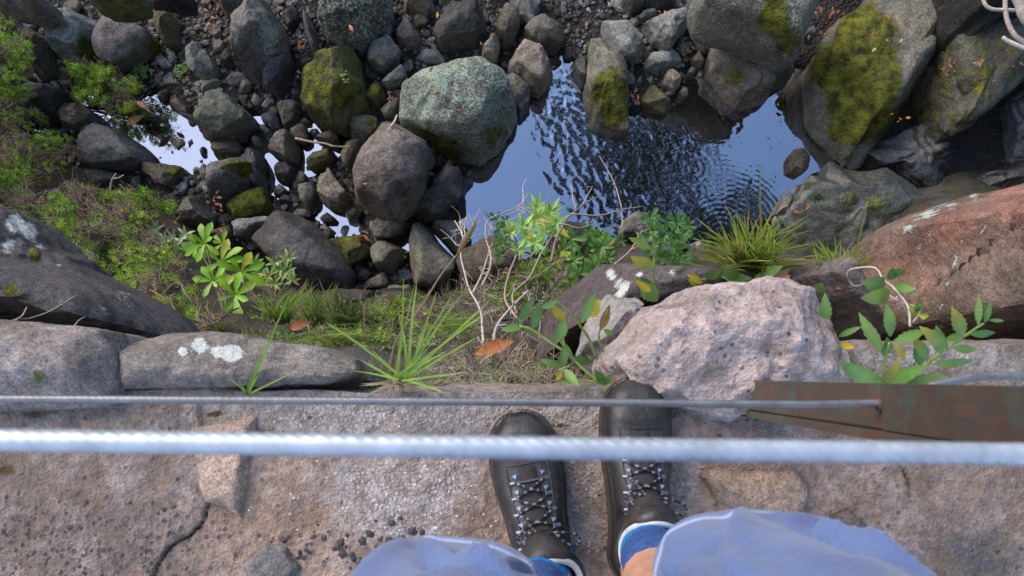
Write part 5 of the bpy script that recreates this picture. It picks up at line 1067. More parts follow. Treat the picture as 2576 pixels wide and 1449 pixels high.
def leaf_px(mb, b_, t_, zb, zt, wr, c, tip=None, serr=0, bend=.22, fold=.22, prof=None, nseg=8):
    P, Q = np.array(bp(*b_, zb)), np.array(bp(*t_, zt)); d = Q-P; L = np.linalg.norm(d)
    view = np.array([0, 0, CAMZ])-(P+Q)/2; view = view/np.linalg.norm(view)*.8+np.array([rng.normal(0, .3), rng.normal(0, .3), .5])
    mb.leaf(P, d, view, L*1.04, L*wr, c, tip, bend, fold, prof, serr, nseg)
obov = lambda t: (min(1, .18+1.25*t**1.15) if t < .72 else min(1, .18+1.25*.72**1.15)*max(0, 1-((t-.72)/.28)**2.3)**.5)
lanc = lambda t: max(.06, math.sin(math.pi*min(1, t**.9*.96+.02)))
def rosette(mb, u, v, z, px, n, c, wr=.36, prof=obov, tips=None, up=.45, c2=None):
    """whorl of leaves round a shoot tip"""
    dep = CAMZ-z; L0 = px/FPX*dep; q = np.array(bp(u, v, z)); a0 = rng.uniform(0, 6.28); tl = np.array([rng.normal(0, .15), rng.normal(.05, .15)])
    for k in range(n):
        a = a0+k*2*math.pi/n+rng.normal(0, .12); inner = k % 3 == 2; e = up*rng.uniform(.5, 1.3)+(.5 if inner else 0); d = np.array([math.cos(a)+tl[0], math.sin(a)+tl[1], e]); L = L0*(rng.uniform(.55, .75) if inner else rng.uniform(.85, 1.12))
        mb.leaf(q+np.array([0, 0, .004*(k % 3)]), d, np.array([0, 0, 1.])+rng.normal(0, .15, 3), L, L*wr, jit(c if rng.random() < .9 or c2 is None else c2, .18), jit(tips, .1) if tips is not None and rng.random() < .3 else None, .25, .25, prof, .06, 7)
    mb.tube([q-np.array([0, 0, L0*.5]), q], [.003, .0035], (.16, .05, .025), 4)
def whorl_plant(name, label, root, shoots, px, n, c, wr=.36, prof=obov, tips=None, stem=(.12, .09, .07), mat=None, group=None, c2=None, rs=.006):
    fo, st = MB(), MB(); rt = np.array(bp(*root))
    if name == 'broadleaf_shrub' and px < 50:
        shoots = shoots+[(s_[0]+rng.normal(0, 24), s_[1]+abs(rng.normal(0, 26)), s_[2]-.12, s_[3]*rng.uniform(.6, .9)) for s_ in shoots for _ in range(2)]
    for sh in shoots:
        u, v, z = sh[:3]; p_ = sh[3] if len(sh) > 3 else px; rosette(fo, u, v, z, p_, n, c, wr, prof, tips, c2=c2); q = np.array(bp(u, v, z))
        st.tube(smooth_path([rt, rt*.45+q*.55+np.array([rng.normal(0, .02), rng.normal(0, .02), -.05]), q], 8), np.linspace(rs, rs*.5, 8), jit(stem), 5)
    r_ = tag(empty(name, rt), label, 'plant', group); fo.build('foliage', mat or M_GLOSSY, r_); st.build('stems', M_TWIG, r_); return r_
whorl_plant('broadleaf_shrub', 'large bright leaved shrub with six whorls above the slate boulder', (566,800,-2.3), [(516,612,-2.95,56),(557,658,-2.8,60),(606,684,-2.7,66),(537,707,-2.6,52),(592,744,-2.35,64),(497,625,-3.0,40),(560,612,-2.95,34)], 58, 7, (.17,.38,.02), .36, tips=(.22,.36,.03), c2=(.34,.36,.04))
whorl_plant('pale_spurge', 'small grey green spurge beside the triangular boulder', (430,660,-4.6), [(392,576,-4.4),(436,596,-4.3),(467,591,-4.3),(439,620,-4.2),(415,605,-4.3),(478,610,-4.2)], 27, 9, (.22,.31,.17), .26, lanc, mat=M_LEAF)
whorl_plant('yellow_green_spurge', 'small yellow green plant spread over the slate boulder', (690,750,-3.9), [(725,651,-4.1),(723,684,-3.9),(736,705,-3.7),(692,661,-4.1),(676,695,-3.8),(705,680,-3.9),(655,690,-3.9),(690,715,-3.6),(640,660,-4.2)], 26, 8, (.17,.29,.06), .28, lanc, mat=M_LEAF, c2=(.38,.34,.06))
whorl_plant('broadleaf_shrub', 'light green whorled shrub at the pool edge behind bare twigs', (1385,660,-4.2), [(1384,534,-3.9,46),(1351,522,-3.95,38),(1315,571,-3.8,42),(1325,595,-3.7,44),(1353,550,-3.8,38),(1400,560,-3.8,36),(1345,610,-3.6,34),(1370,585,-3.7,34)], 42, 8, (.25,.44,.10), .25, lanc, mat=M_LEAF, c2=(.42,.40,.06))
whorl_plant('broadleaf_shrub', 'dark glossy whorled shrub in front of the dark brown boulder', (1470,690,-4.1), [(1436,602,-3.8,42),(1482,580,-3.95,32),(1511,625,-3.7,40),(1467,651,-3.5,42),(1412,632,-3.6,34),(1457,690,-3.2,34),(1490,676,-3.3,36),(1530,650,-3.6,28),(1500,600,-3.9,28),(1440,655,-3.5,34),(1525,605,-3.9,24)], 38, 7, (.065,.165,.028), .36, c2=(.3,.34,.04))
whorl_plant('broadleaf_shrub', 'small dark glossy shrub on the left side of the pool edge', (1262,640,-4.3), [(1249,553,-3.9,26),(1270,607,-3.7,28),(1258,575,-3.8,22)], 26, 6, (.055,.15,.025), .38)
whorl_plant('broadleaf_shrub', 'dark glossy shrub right of the grey rock at the pool edge', (1670,665,-4.0), [(1635,547,-3.9,30),(1673,591,-3.7,34),(1704,563,-3.8,32),(1694,622,-3.5,36),(1712,645,-3.3,30),(1660,648,-3.3,36),(1642,583,-3.8,28),(1680,560,-3.8,26),(1720,590,-3.7,24),(1640,625,-3.5,26)], 32, 7, (.06,.155,.027), .38)
whorl_plant('seedling', 'tiny green sprig growing on the olive moss boulder', (866,215,-4.9), [(866,186,-4.82,13),(858,200,-4.84,11),(872,205,-4.85,10)], 13, 6, (.13,.26,.05), .35, rs=.003)
whorl_plant('seedling', 'patch of small bright weeds on the gravel above the pink stone', (390,190,-5.45), [(365+rng.normal(0,18),180+rng.normal(0,14),-5.36,9) for _ in range(16)]+[(455+rng.normal(0,14),185+rng.normal(0,12),-5.36,8) for _ in range(12)], 9, 5, (.12,.25,.04), .5, rs=.002)
whorl_plant('spiky_rosette', 'blue green spiky rosette in the grass on the slope', (835,790,-2.9), [(838,778,-2.75,22)], 22, 12, (.10,.20,.11), .2, lanc)

# ---- serrated leaved plants rooted in the mortar of the ledge
GL, GD, YL = (.145, .27, .065), (.085, .19, .04), (.48, .38, .035)
def serr_plant(label, root, stems, leaves, wr=.30, name='serrated_plant', zb=.03, lift=.10):
    fo, st = MB(), MB()
    for tl, pts, z0, z1, r0 in stems:
        D_ = T(tl, pts); m = len(D_); P = [bp(*d, z0+(z1-z0)*i/(m-1)) for i, d in enumerate(D_)]; st.tube(smooth_path(P, 24), np.linspace(r0, r0*.55, 24), (.24, .32, .08), 6)
    for L_ in leaves:
        tl, b_, t_, z0, z1, c = L_[:6]; w_ = L_[6] if len(L_) > 6 else wr; tip = L_[7] if len(L_) > 7 else None
        leaf_px(fo, D1(tl, *b_), D1(tl, *t_), z0, z1, w_, jit(c, .1), tip, .10, .18, .2, lanc, 13)
    r_ = tag(empty(name, bp(*root)), label, 'plant'); fo.build('foliage', M_LEAF, r_); st.build('stems', M_TWIG, r_); return r_
serr_plant('toothed leaf plant with a long leaning stem beside the post', (2223,971,.02),
  [('L',[(1210,985),(1200,860),(1225,690),(1265,560)],.02,.12,.0028),('L',[(1225,990),(1480,880),(1760,660),(2020,480),(2180,370)],.02,.14,.0032),('L',[(1040,840),(920,740),(770,580),(660,440)],-.02,.04,.0028)],
  [('L',(1200,985),(840,815),.03,.08,GL,.34),('L',(1215,980),(1560,780),.03,.10,GL,.34),('L',(1222,985),(1340,770),.03,.07,(.26,.3,.05),.38,YL),('L',(1380,985),(1805,900),.03,.08,GL,.36),('L',(1200,650),(978,308),.08,.10,GL,.27),('L',(1215,690),(1262,540),.09,.12,GD,.5),
   ('L',(1272,500),(1265,198),.11,.13,GL,.40),('L',(1300,550),(1632,438),.11,.13,GL,.34),('L',(1310,555),(1440,750),.10,.08,YL,.26),('L',(1565,780),(1540,570),.08,.10,GD,.44),('L',(1640,730),(1530,520),.09,.12,GD,.36,YL),('L',(1690,760),(2112,760),.09,.10,GL,.25),
   ('L',(1760,665),(1745,430),.10,.13,GL,.42),('L',(1835,620),(1615,435),.11,.14,GL,.33,YL),('L',(1880,605),(2125,640),.11,.12,GL,.42),('L',(1985,495),(1905,250),.12,.15,GL,.38,YL),('L',(2045,470),(2320,475),.13,.13,GD,.30),('L',(2130,385),(2140,125),.14,.16,GL,.25),('L',(2195,365),(2250,168),.14,.16,GD,.27),('L',(2225,335),(2400,350),.14,.14,GL,.22),('L',(2000,490),(1800,520),.12,.10,GD,.4),
   ('L',(640,385),(640,108),.03,.06,GL,.36),('L',(705,505),(640,380),.02,.04,GL,.5),('L',(765,500),(965,405),.02,.05,GD,.26),('L',(780,570),(905,605),.01,.03,YL,.5),('L',(1000,960),(800,930),.01,.03,GD,.34),('L',(900,830),(770,800),-.02,0,GD,.5),('L',(1100,990),(960,1000),.02,.03,GD,.4)])
serr_plant('plant with yellowing toothed leaves beside the boot toe', (1522,966,.02),
  [('K',[(965,960),(880,930),(700,780),(590,670),(510,615),(380,530),(240,430),(120,395)],.01,.06,.003),('K',[(870,715),(800,530),(715,400),(600,255),(450,130),(350,70)],-.05,.05,.0024),('K',[(935,640),(890,500),(930,360),(975,240)],-.05,.03,.0022),('K',[(590,670),(545,520),(560,400)],.02,.05,.0022),('K',[(960,960),(830,935),(690,925)],.01,.02,.003)],
  [('K',(150,400),(-40,425),.05,.07,GL,.36),('K',(245,425),(330,175),.05,.08,GL,.36),('K',(140,400),(110,330),.05,.06,GL,.4),('K',(120,340),(235,160),.0,.05,GD,.3),('K',(335,215),(470,165),.05,.07,GL,.42),('K',(715,370),(850,105),.04,.08,GL,.30),('K',(765,300),(880,165),.03,.06,YL,.7),('K',(570,350),(430,200),.04,.06,YL,.40,(.4,.38,.05)),
   ('K',(565,345),(480,550),.05,.07,GL,.46),('K',(150,420),(310,480),.04,.04,GD,.3),('K',(545,800),(340,730),.03,.05,GL,.34),('K',(530,800),(555,630),.03,.06,GL,.40),('K',(545,815),(690,965),.03,.05,GL,.38),('K',(530,830),(480,930),.02,.02,YL,.5),('K',(620,700),(830,760),.0,.0,GD,.34),('K',(905,440),(1000,215),.0,.03,(.38,.22,.07),.30,(.22,.11,.05)),('K',(940,430),(1020,480),-.04,-.03,GD,.6),
   ('K',(950,960),(865,840),.02,.04,GD,.45),('K',(965,960),(1000,880),.02,.04,GD,.5),('K',(960,965),(930,1030),.02,.02,GL,.5),('K',(965,960),(890,930),.02,.03,GL,.5),('K',(640,690),(500,500),.0,.0,GD,.2),('K',(690,925),(520,935),.01,.02,GL,.25)])
serr_plant('single upright stem with a big yellow tipped leaf behind the mortar lump', (1640,775,-.05),
  [('G',[(1440,1460),(1425,1250),(1435,1080),(1425,930),(1400,870)],-.06,.10,.0026),('G',[(1435,1080),(1370,1000),(1265,885)],.04,.09,.002)],
  [('G',(1412,1205),(1232,1140),.03,.06,(.3,.34,.06),.5,YL),('G',(1385,1030),(1222,935),.05,.08,(.25,.33,.06),.33),('K',(1425,70),(1385,225),-.02,-.06,GL,.0,None)][:2]+[('K',(1300,-40),(1480,190),.0,-.04,GL,.46),('K',(1395,60),(1270,-30),.0,.02,YL,.4),('G',(1275,1300),(1300,1420),.0,-.03,(.26,.18,.06),.4),('G',(1440,1440),(1320,1330),-.05,-.02,GD,.3),('G',(1350,940),(1260,870),.08,.09,GL,.3)])
serr_plant('low green leaves at the foot of the large grass tuft', (1830,712,-.35),
  [('G',[(2200,1380),(2000,1330),(1850,1340)],-.35,-.30,.003)],
  [('G',(2080,1300),(2380,1330),-.30,-.28,GL,.34),('G',(1920,1330),(2080,1260),-.32,-.28,GL,.5),('G',(1900,1370),(1780,1290),-.3,-.27,YL,.34),('G',(2250,1330),(2120,1230),-.3,-.25,GL,.4),('G',(1850,1400),(1780,1330),-.3,-.28,(.3,.34,.05),.4),('G',(2500,1300),(2640,1210),-.3,-.25,GL,.45),('H',(60,1280),(-60,1360),-.3,-.28,GL,.45),('H',(560,1450),(590,1410),-.1,-.05,GL,.5)])
# vine with round leaves on a white twig
fo, st = MB(), MB()
def twig(mb, tl, pts, z0, z1, r0, r1, c, k=5, n=None, ):
    D_ = T(tl, pts); m = len(D_); P = [np.array(bp(*d, z0+(z1-z0)*i/max(1, m-1))) for i, d in enumerate(D_)]
    n = n or 4*m; mb.tube(smooth_path(P, n), np.linspace(r0, r1, n), jit(c, .08), k)
WT = (.42, .36, .33)
twig(st, 'H', [(870,1345),(850,1300),(890,1235),(1070,1212),(1150,1240),(1200,1330),(1290,1400),(1370,1490),(1450,1610),(1465,1790)], -.12, .03, .0012, .0022, WT, 6, 40)
twig(st, 'H', [(1250,1480),(1330,1530),(1440,1580)], -.05, -.02, .0015, .002, WT); twig(st, 'L', [(1460,190),(1560,220),(1545,290),(1490,360)], .0, .02, .0018, .0018, WT); twig(st, 'L', [(1455,280),(1390,190),(1330,110)], .0, .02, .0012, .0016, WT); twig(st, 'H', [(870,1345),(920,1395),(1000,1385)], -.12, -.12, .0015, .001, WT)
for tl, b_, t_, w_, c in (('H',(1225,1385),(1035,1370),.5,GL),('H',(1320,1400),(1500,1430),.5,GL),('L',(1270,80),(1035,140),.45,(.2,.3,.05)),('L',(1550,230),(1490,245),.6,(.28,.36,.05)),('L',(1555,235),(1575,200),.6,GL),('L',(1570,260),(1600,305),.6,(.3,.36,.05)),('H',(1280,1340),(1300,1240),.45,GD),('H',(1350,1310),(1360,1250),.6,GD)): leaf_px(fo, D1(tl, *b_), D1(tl, *t_), .0, .03, w_, jit(c, .1), None, 0, .15, .12, None, 8)
r_ = tag(empty('vine', bp(2290, 830, .0)), 'thin vine with round green leaves on a whitish twig before the red rock', 'plant'); fo.build('foliage', M_LEAF, r_); st.build('stems', M_TWIG, r_)

# ---- grass
def grass(label, base, tips, rnd, z0, z1, wpx, cols, spread=8, droop=.15, name='grass_tuft', extra=None):
    """blades from one base; tips in picture coordinates, rnd = (n, angle range, length range) for more of them"""
    mb = MB(); dep = CAMZ-z0; px_ = dep/FPX
    n, (a0, a1), (l0, l1) = rnd; T_ = [(t[0], t[1], 1) for t in tips]
    for _ in range(n):
        a = rad(rng.uniform(a0, a1)); l = rng.uniform(l0, l1); T_.append((base[0]+rng.normal(0, spread)+l*math.cos(a), base[1]-l*math.sin(a), rng.uniform(.7, 1)))
    for tu, tv, s in T_:
        bu, bv = base[0]+rng.normal(0, spread), base[1]+rng.normal(0, spread*.35); zt = z0+(z1-z0)*rng.uniform(.5, 1.1)
        dr = droop*math.hypot(tu-bu, tv-bv)*rng.uniform(-.2, 1); ctl = (bu*.45+tu*.55+rng.normal(0, 3), bv*.45+tv*.55-abs(dr)*.6)
        P = smooth_path([bp(bu, bv, z0), bp(*ctl, z0*.4+zt*.6), bp(tu, tv, zt)], 10)
        c = jit(cols[rng.integers(len(cols))], .18); mb.blade(P, px_*wpx*s*rng.uniform(.7, 1.2), c*.9, c*1.1 if rng.random() < .8 else (.4, .32, .09), face=(0, -.2, 1))
    if extra: extra(mb)
    o = mb.build(name, M_GRASS, None, True, origin=np.array(bp(*base, z0))); tag(o, label, 'grass', None); return o
GG = [(.32, .54, .08), (.25, .47, .07), (.40, .58, .12)]; GY = [(.36, .50, .07), (.26, .42, .06), (.40, .48, .11), (.48, .42, .17)]
def fg_extra(mb):
    B = np.array(bp(1004, 962, .01))
    for k in range(46):
        a = rng.uniform(0, 6.28); e = np.array(bp(1004+rng.normal(0, 40), 985+rng.normal(0, 12), .012)); mb.blade(smooth_path([B+rng.normal(0, .004, 3), (B+e)/2+np.array([0, 0, .012]), e], 6), .0035, jit((.38, .31, .22), .25))
    st_ = [(980,925),(1000,850),(1060,770),(1110,690),(1150,640)]; P = [bp(u, v, .02+.05*i) for i, (u, v) in enumerate(st_)]; mb.tube(smooth_path(P, 20), np.linspace(.0018, .001, 20), (.38, .29, .17), 5)
    P = [np.array(bp(1150+i*6.5, 640-i*11, .24+.006*i)) for i in range(9)]; mb.tube(P, [.001, .003, .004, .004, .004, .0035, .003, .002, .001], (.30, .21, .10), 6)
grass('long bladed grass tuft rooted in the mortar above the cables', (1006, 958), [(1015,700),(1048,708),(1042,715),(1098,735),(1158,712),(1178,716),(1255,733),(1215,840),(1180,936),(1120,990),(815,808),(880,932),(905,905),(1000,780),(1003,870),(1090,860),(1060,900),(1130,880),(1240,775)], (2, (30, 150), (80, 150)), .01, .20, 5.6, [(.40,.62,.12),(.34,.56,.11),(.46,.66,.17)], 10, .04, extra=fg_extra)
grass('small three bladed grass sprig on the ledge edge', (620, 992), [(736,722),(668,868),(742,933),(575,952),(600,960),(700,800)], (1, (60, 100), (40, 60)), .01, .14, 6, GG, 3, .02)
tuft_tips = [(1912,412),(1998,450),(1985,600),(2045,535),(1735,600),(1755,590),(1800,540),(1820,505),(1850,530),(1960,545),(2035,580),(2055,610),(2075,640),(1700,605),(1745,655),(1885,520)]
grass('large arching grass tuft at the brink over the pool', (1895, 682), tuft_tips, (190, (5, 175), (45, 165)), -.45, -.22, 6.0, GY, 34, .18)
grass('smaller grass tuft against the red rock', (2112, 690), [(2185,495),(2080,610),(2100,590),(2210,585),(2150,600),(2050,640),(2195,640)], (80, (20, 165), (30, 100)), -.35, -.2, 5.0, GY, 22, .15)
grass('leaning green grass left of the foreground tuft on the slope', (705, 815), [(738,730),(775,700),(800,715),(690,745),(720,760),(660,770)], (55, (40, 140), (50, 120)), -2.0, -1.7, 5, GG+[(.4,.34,.22)], 14, .12)
grass('straw and green grass clump in the middle of the slope', (790, 810), [(840,740),(868,755),(760,720)], (75, (30, 150), (40, 110)), -2.2, -1.9, 4, GG+[(.42,.36,.26),(.42,.36,.26)], 22, .12)
grass('pale stalked grass clump under the purple brown rock', (868, 818), [(885,745),(890,740),(930,770),(950,775)], (75, (20, 150), (40, 110)), -2.0, -1.8, 4, [(.44,.38,.28),(.2,.3,.06),(.16,.28,.05)], 16, .1)
grass('short grass fringe along the top of the dark weathered stone', (860, 865), [], (90, (20, 160), (20, 55)), -.9, -.8, 3.6, GG+[(.36,.3,.18)], 60, .1)
grass('short grass patch right of the foreground tuft', (1130, 830), [], (60, (20, 160), (20, 60)), -1.5, -1.3, 3.6, GG+[(.36,.3,.22)], 50, .1)
grass('wispy grass on the flat wet bedrock', (2060, 505), [], (26, (20, 160), (14, 34)), -5.0, -4.9, 2.4, [(.12,.18,.05)], 10, .1)

# ---- bare twigs
def twig_thing(label, branches, name='bare_twigs', side=0, z_of=None):
    mb = MB()
    for tl, pts, z0, z1, r0, r1, c in branches:
        twig(mb, tl, pts, z0, z1, r0, r1, c, 5)
        D_ = T(tl, pts)
        for k in range(side):
            i = rng.integers(1, len(D_)); u, v = D_[i]; z = z0+(z1-z0)*i/(len(D_)-1); dep = CAMZ-z; q = np.array(bp(u, v, z)); L = dep/FPX*rng.uniform(18, 46); d = np.array([rng.normal(0, .8), rng.normal(.3, .7), rng.normal(.3, .5)]); d /= np.linalg.norm(d)
            mb.tube(smooth_path([q, q+d*L*.5+rng.normal(0, L*.08, 3), q+d*L], 6), np.linspace(r1*1.0, r1*.4, 6), jit(c, .12), 4)
    o = mb.build(name, M_TWIG, None); tag(o, label, 'twigs'); return o
BT, PT = (.40, .31, .25), (.48, .42, .38)
twig_thing('pale gnarled twigs standing over the brown boulder', [('',[(1216,862),(1213,821),(1211,795),(1203,767),(1180,726),(1167,679),(1159,643),(1162,612),(1164,591),(1144,555)],-.9,-2.3,.0040,.0025,PT),('',[(1211,720),(1232,676),(1234,638),(1223,604),(1221,578),(1232,550),(1303,519),(1330,485)],-2.0,-2.8,.005,.0025,BT),('',[(1190,735),(1212,690),(1228,640)],-1.9,-2.3,.005,.003,PT),('F',[(2030,985),(1985,1000),(1925,935)],-2.2,-2.3,.004,.002,PT),('F',[(2040,925),(2015,850),(2012,755)],-2.2,-2.3,.003,.002,PT),('F',[(2060,940),(2056,850),(2055,770)],-2.2,-2.3,.003,.002,PT),('F',[(2065,955),(2110,870),(2140,770)],-2.2,-2.3,.003,.002,PT),('F',[(2090,940),(2200,900),(2320,850)],-2.2,-2.5,.003,.002,PT),
   ('',[(1300,790),(1290,740),(1330,700),(1360,640),(1385,600)],-2.0,-2.6,.006,.003,BT),('',[(1300,800),(1270,750),(1280,690),(1300,640)],-1.9,-2.5,.006,.003,BT),('',[(1240,880),(1250,820),(1290,770),(1330,730)],-.9,-2.0,.006,.004,PT),('',[(1290,720),(1340,700),(1400,660)],-2.3,-2.7,.004,.002,BT)], side=7)
tg = MB()
for _ in range(150):
    u, v = rng.uniform(1190, 1430), rng.uniform(640, 930); z = float(bank_z(u, max(v, 700)))+.15; q = np.array(bp(u, v, z)); L = (CAMZ-z)/FPX*rng.uniform(30, 95); d = np.array([rng.normal(0, .8), rng.normal(.4, .6), rng.normal(.4, .4)]); d /= np.linalg.norm(d)
    P = smooth_path([q, q+d*L*.35+rng.normal(0, L*.10, 3), q+d*L*.7+rng.normal(0, L*.14, 3), q+d*L+rng.normal(0, L*.1, 3)], 12); r0 = (CAMZ-z)/FPX*rng.uniform(.7, 1.6); tg.tube(P, np.linspace(r0, r0*.4, 12), jit((.46,.39,.33), .25), 4)
o = tg.build('dry_brush', M_TWIG); tag(o, 'tangle of dry grey brush on the slope left of the purplish stone', 'brush', kind='stuff')
twig_thing('brown forked branch reaching over the pool', [('',[(1385,660),(1392,632),(1397,607),(1418,565),(1431,545),(1477,509),(1511,492)],-3.0,-3.4,.011,.004,(.20,.14,.11)),('',[(1440,538),(1508,542),(1565,527),(1617,519)],-3.2,-3.5,.006,.003,BT),('',[(1563,527),(1566,565),(1557,574)],-3.4,-3.4,.004,.003,PT),('',[(1565,527),(1549,470),(1530,430),(1508,393)],-3.4,-3.6,.005,.002,BT),('',[(1421,564),(1456,573),(1493,563)],-3.2,-3.3,.004,.002,PT),('',[(1449,525),(1441,500),(1438,462)],-3.3,-3.4,.004,.002,BT),('',[(1465,515),(1490,470)],-3.3,-3.5,.004,.002,PT)], side=1)
twig_thing('thin twig with side shoots right of the mossy dome', [('',[(1540,670),(1557,656),(1588,627),(1611,586),(1637,576)],-2.9,-3.3,.006,.003,BT),('',[(1588,627),(1625,630)],-3.0,-3.2,.004,.002,BT)], side=2)
twig_thing('fine twigs at the left edge of the large pool', [('G',[(0,762),(80,730),(150,685),(205,650)],-3,-3.2,.004,.002,PT),('G',[(150,605),(155,500),(150,430),(188,345)],-3.1,-3.4,.004,.002,PT),('G',[(0,705),(70,680),(155,605)],-3,-3.2,.003,.002,PT),('G',[(175,690),(100,650),(85,640)],-3,-3.2,.003,.002,BT)], side=1)
twig_thing('pale bare branch in the top right corner', [('D',[(2180,-40),(2185,20),(2220,70),(2290,95),(2440,100),(2530,105)],-3,-3,.012,.012,(.42,.37,.32)),('D',[(2390,-60),(2395,120),(2430,250),(2500,360),(2620,440)],-3,-3,.014,.016,(.40,.35,.31)),('D',[(2365,362),(2440,415),(2620,490)],-3,-3,.012,.016,(.46,.43,.40)),('D',[(2480,-60),(2540,60),(2560,130),(2620,220)],-2.9,-2.9,.03,.035,(.36,.31,.27))])
twig_thing('slender pale stick lying across the channel', [('B',[(405,1348),(560,1382),(700,1400),(800,1428),(945,1428)],ZW+.42,ZW+.42,.012,.006,(.36,.28,.2)),('B',[(700,1400),(760,1425),(820,1422)],ZW+.43,ZW+.43,.008,.006,(.3,.22,.16))], name='stick')
twig_thing('dry stalk lying on the black slanting rock', [('I',[(100,352),(180,328),(300,318),(500,245),(740,100)],-.35,-.55,.0022,.0014,BT),('I',[(160,335),(220,290),(262,210)],-.35,-.45,.002,.0012,BT),('I',[(705,430),(760,350),(830,305)],-.2,-.3,.0016,.001,BT)], name='dry_stalk')
twig_thing('small bleached twig on the broad brown grey rock', [('E',[(1072,490),(1085,390),(1110,330),(1130,300)],ZW+.35,ZW+.5,.01,.005,(.5,.46,.42)),('E',[(1110,350),(1160,340),(1205,315)],ZW+.45,ZW+.48,.006,.004,(.5,.46,.42))])
twig_thing('white crooked twig on top of the flat topped boulder', [('B',[(1335,1235),(1370,1190),(1400,1120)],ZW+1.0,ZW+1.0,.012,.008,(.5,.45,.42))])

# ---- fallen leaves
def dead_leaf(label, tl, b_, t_, z, wr, c, group=None, serr=0, curl=.3):
    mb = MB(); leaf_px(mb, D1(tl, *b_), D1(tl, *t_), z, z+.01, wr, jit(c, .12), jit(np.array(c)*.8, .1), serr, curl, .35, lanc, 8)
    o = mb.build('fallen_leaf', M_DEAD, None, True, origin=np.array(bp(*D1(tl, *b_), z))); tag(o, label, 'leaf', group)
OR = (.36, .13, .045)
dead_leaf('large orange brown toothed leaf caught in the dry weeds', 'J', (2150,665), (2520,540), -.62, .36, OR, serr=.16, curl=.1)
dead_leaf('curled rust brown leaf in the grass left of the foreground tuft', 'J', (330,430), (540,340), -1.7, .42, (.25,.09,.04))
dead_leaf('orange leaf floating on the pale pool', 'A', (1235,1215), (1380,1115), ZW+.3, .42, (.42,.19,.07))
dead_leaf('pinkish tan leaf caught on the tip of the overhanging heath', 'A', (1335,985), (1425,1050), -5.1, .40, (.42,.22,.12))
dead_leaf('brown leaf at the foot of the smaller grass tuft', 'H', (740,1420), (910,1410), -.2, .32, (.25,.085,.04))
dead_leaf('pale brown leaf under the large grass tuft', 'H', (130,1330), (300,1240), -.3, .5, (.30,.17,.13))
dead_leaf('tan leaf on the right side under the large grass tuft', 'H', (200,1390), (290,1290), -.28, .5, (.34,.16,.08))
dead_leaf('orange leaf at the root of the smaller grass tuft', 'H', (640,1270), (750,1370), -.25, .3, OR)
dead_leaf('yellow leaf lying on the gravel beside the top stones', 'B', (1785,180), (1795,105), ZW+.25, .4, (.6,.40,.04))
dead_leaf('orange leaf on the flat topped pinkish boulder', 'F', (1060,398), (1110,396), ZW+1.0, .4, (.5,.26,.1))
dead_leaf('red leaf in the wet gap by the rust coloured rock', 'F', (1060,905), (1125,945), ZW+.2, .45, (.5,.14,.07))
dead_leaf('orange leaf on the lichen crusted dark boulder', 'B', (930,240), (965,300), ZW+.85, .4, (.4,.2,.1))
dead_leaf('yellow leaf on the largest right boulder', 'D', (1365,415), (1395,370), ZW+1.15, .5, (.5,.45,.08))
dead_leaf('golden leaf low on the largest right boulder', 'D', (1420,1150), (1480,1140), ZW+.9, .45, (.5,.28,.05))
CL = [('A',2080,110,60,80,9,.15),('A',2000,240,60,60,8,.15),('A',2200,320,80,80,7,.15),('B',470,400,50,60,7,.2),('B',560,720,90,20,7,.35),('B',250,110,20,20,2,.2),('B',700,470,80,30,3,.2),('B',1330,930,40,40,6,.25),('B',2290,440,40,30,3,.4),('B',1950,1000,200,150,6,1.0),('C',1290,620,20,40,4,.2),('C',1480,120,60,20,4,.3),('C',1740,480,60,80,14,.15),('C',1240,910,40,70,7,.15),('D',700,80,120,70,14,.4),('D',560,330,90,40,5,.4),('D',780,260,60,40,5,.5),('D',1270,170,40,30,5,1.15),('D',1190,380,60,60,3,1.2),('D',1400,200,30,40,3,1.1),('D',1890,640,70,60,12,.7),('D',2110,600,50,30,5,.9),('D',2480,480,80,80,14,.9),('D',1250,1180,150,80,5,.9),('E',1620,780,80,60,16,-5),('E',2130,540,40,60,7,.6),('E',2060,250,20,60,3,.3),('E',2150,950,80,100,6,.3),('F',1480,1110,20,40,3,.2),('H',430,640,70,50,8,.35),('H',960,600,25,150,9,.25),('B',1880,1120,30,20,2,1.0),('F',1700,270,30,20,4,.4)]
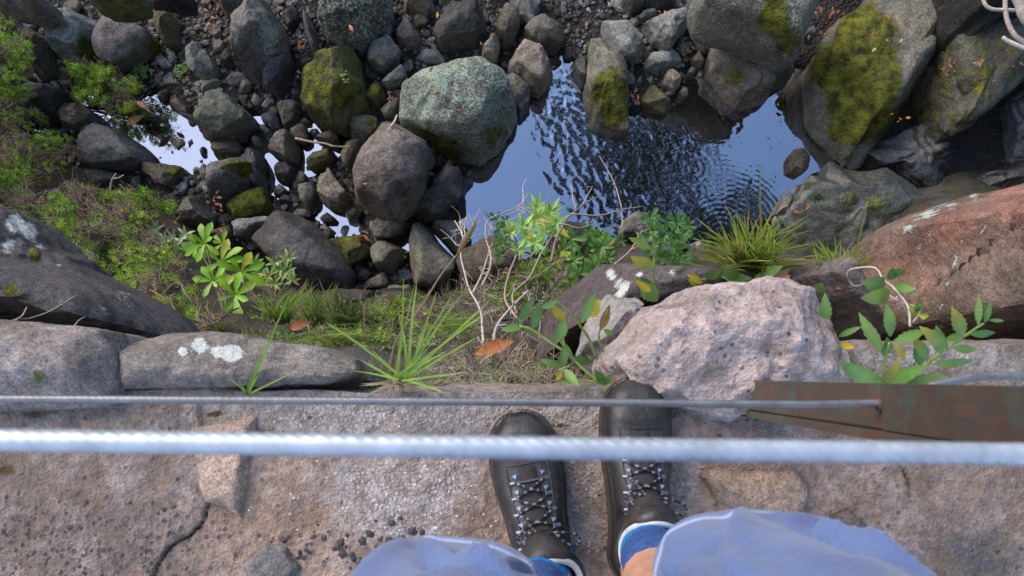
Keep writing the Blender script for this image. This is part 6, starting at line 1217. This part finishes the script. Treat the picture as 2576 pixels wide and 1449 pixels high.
for tl, x, y, sx, sy, n, dz in CL:
    for _ in range(n):
        a = (x+rng.normal(0, sx*.7), y+rng.normal(0, sy*.7)); t = rng.uniform(0, 6.28); l = rng.uniform(26, 60); d_ = D1(tl, *a)
        z = ZW+dz if dz > -2 else -4.9
        dead_leaf('small brown dead leaf lying among the stream boulders', tl, a, (a[0]+l*math.cos(t), a[1]+l*math.sin(t)), z, rng.uniform(.3, .5), random.choice([OR, (.30,.14,.07), (.36,.2,.12), (.22,.09,.05), (.4,.25,.16)]), 'small dead leaves among the boulders')

# ---- tree on the far side whose crown overhangs the stream (the photo shows it mirrored in the pool)
tr = tag(empty('overhanging_tree', (4.6, 7.6, -3.2)), 'tree on the far slope whose dark crown is mirrored in the large pool', 'tree')
tk, cw = MB(), MB(); tb = np.array([4.6, 7.6, -3.4])
tk.tube(smooth_path([tb, tb+np.array([-.3, -.4, 2.5]), np.array([3.9, 6.4, 2.0]), np.array([3.2, 5.4, 4.0]), np.array([2.6, 5.0, 5.4])], 16), np.linspace(.17, .05, 16), (.06, .05, .04), 8)
CT_ = [(1.2,6.3,4.3,.8),(1.9,5.9,4.2,.9),(2.6,5.2,4.0,.9),(3.2,4.6,4.0,.85),(3.6,3.7,4.0,.8),(2.3,4.6,4.4,.6),(3.0,6.2,4.2,.9),(4.6,3.3,4.0,.7),(5.3,2.9,4.0,.75),(5.0,3.8,3.7,.8),(4.5,2.5,4.1,.7),(5.9,3.4,3.9,.7),(4.1,3.0,4.2,.6),(2.7,4.0,4.2,.6),(2.0,3.9,4.6,.4),(3.9,2.8,4.2,.55),(1.5,5.0,4.7,.5)]
for x, y, z, r in CT_:
    tk.tube(smooth_path([np.array([3.6, 5.9, 3.0]), np.array([(x+3.4)/2, (y+5.6)/2, z-.5]), np.array([x, y, z])], 8), np.linspace(.05, .012, 8), (.06, .05, .04), 5)
    for _ in range(int(620*r)):
        d = rng.normal(0, 1, 3); d /= np.linalg.norm(d); q = np.array([x, y, z])+d*r*rng.uniform(.2, 1)**.5*np.array([1, 1, .55]); ax = rng.normal(0, 1, 3)*np.array([1, 1, .5]); L = rng.uniform(.11, .21)
        cw.leaf(q, ax, np.array([0, 0, 1])+rng.normal(0, .4, 3), L, L*.42, jit((.03, .05, .012), .3), None, .2, .2, None, 0, 2)
tk.build('trunk', M_TWIG, tr); cw.build('crown', M_LEAF, tr, False)
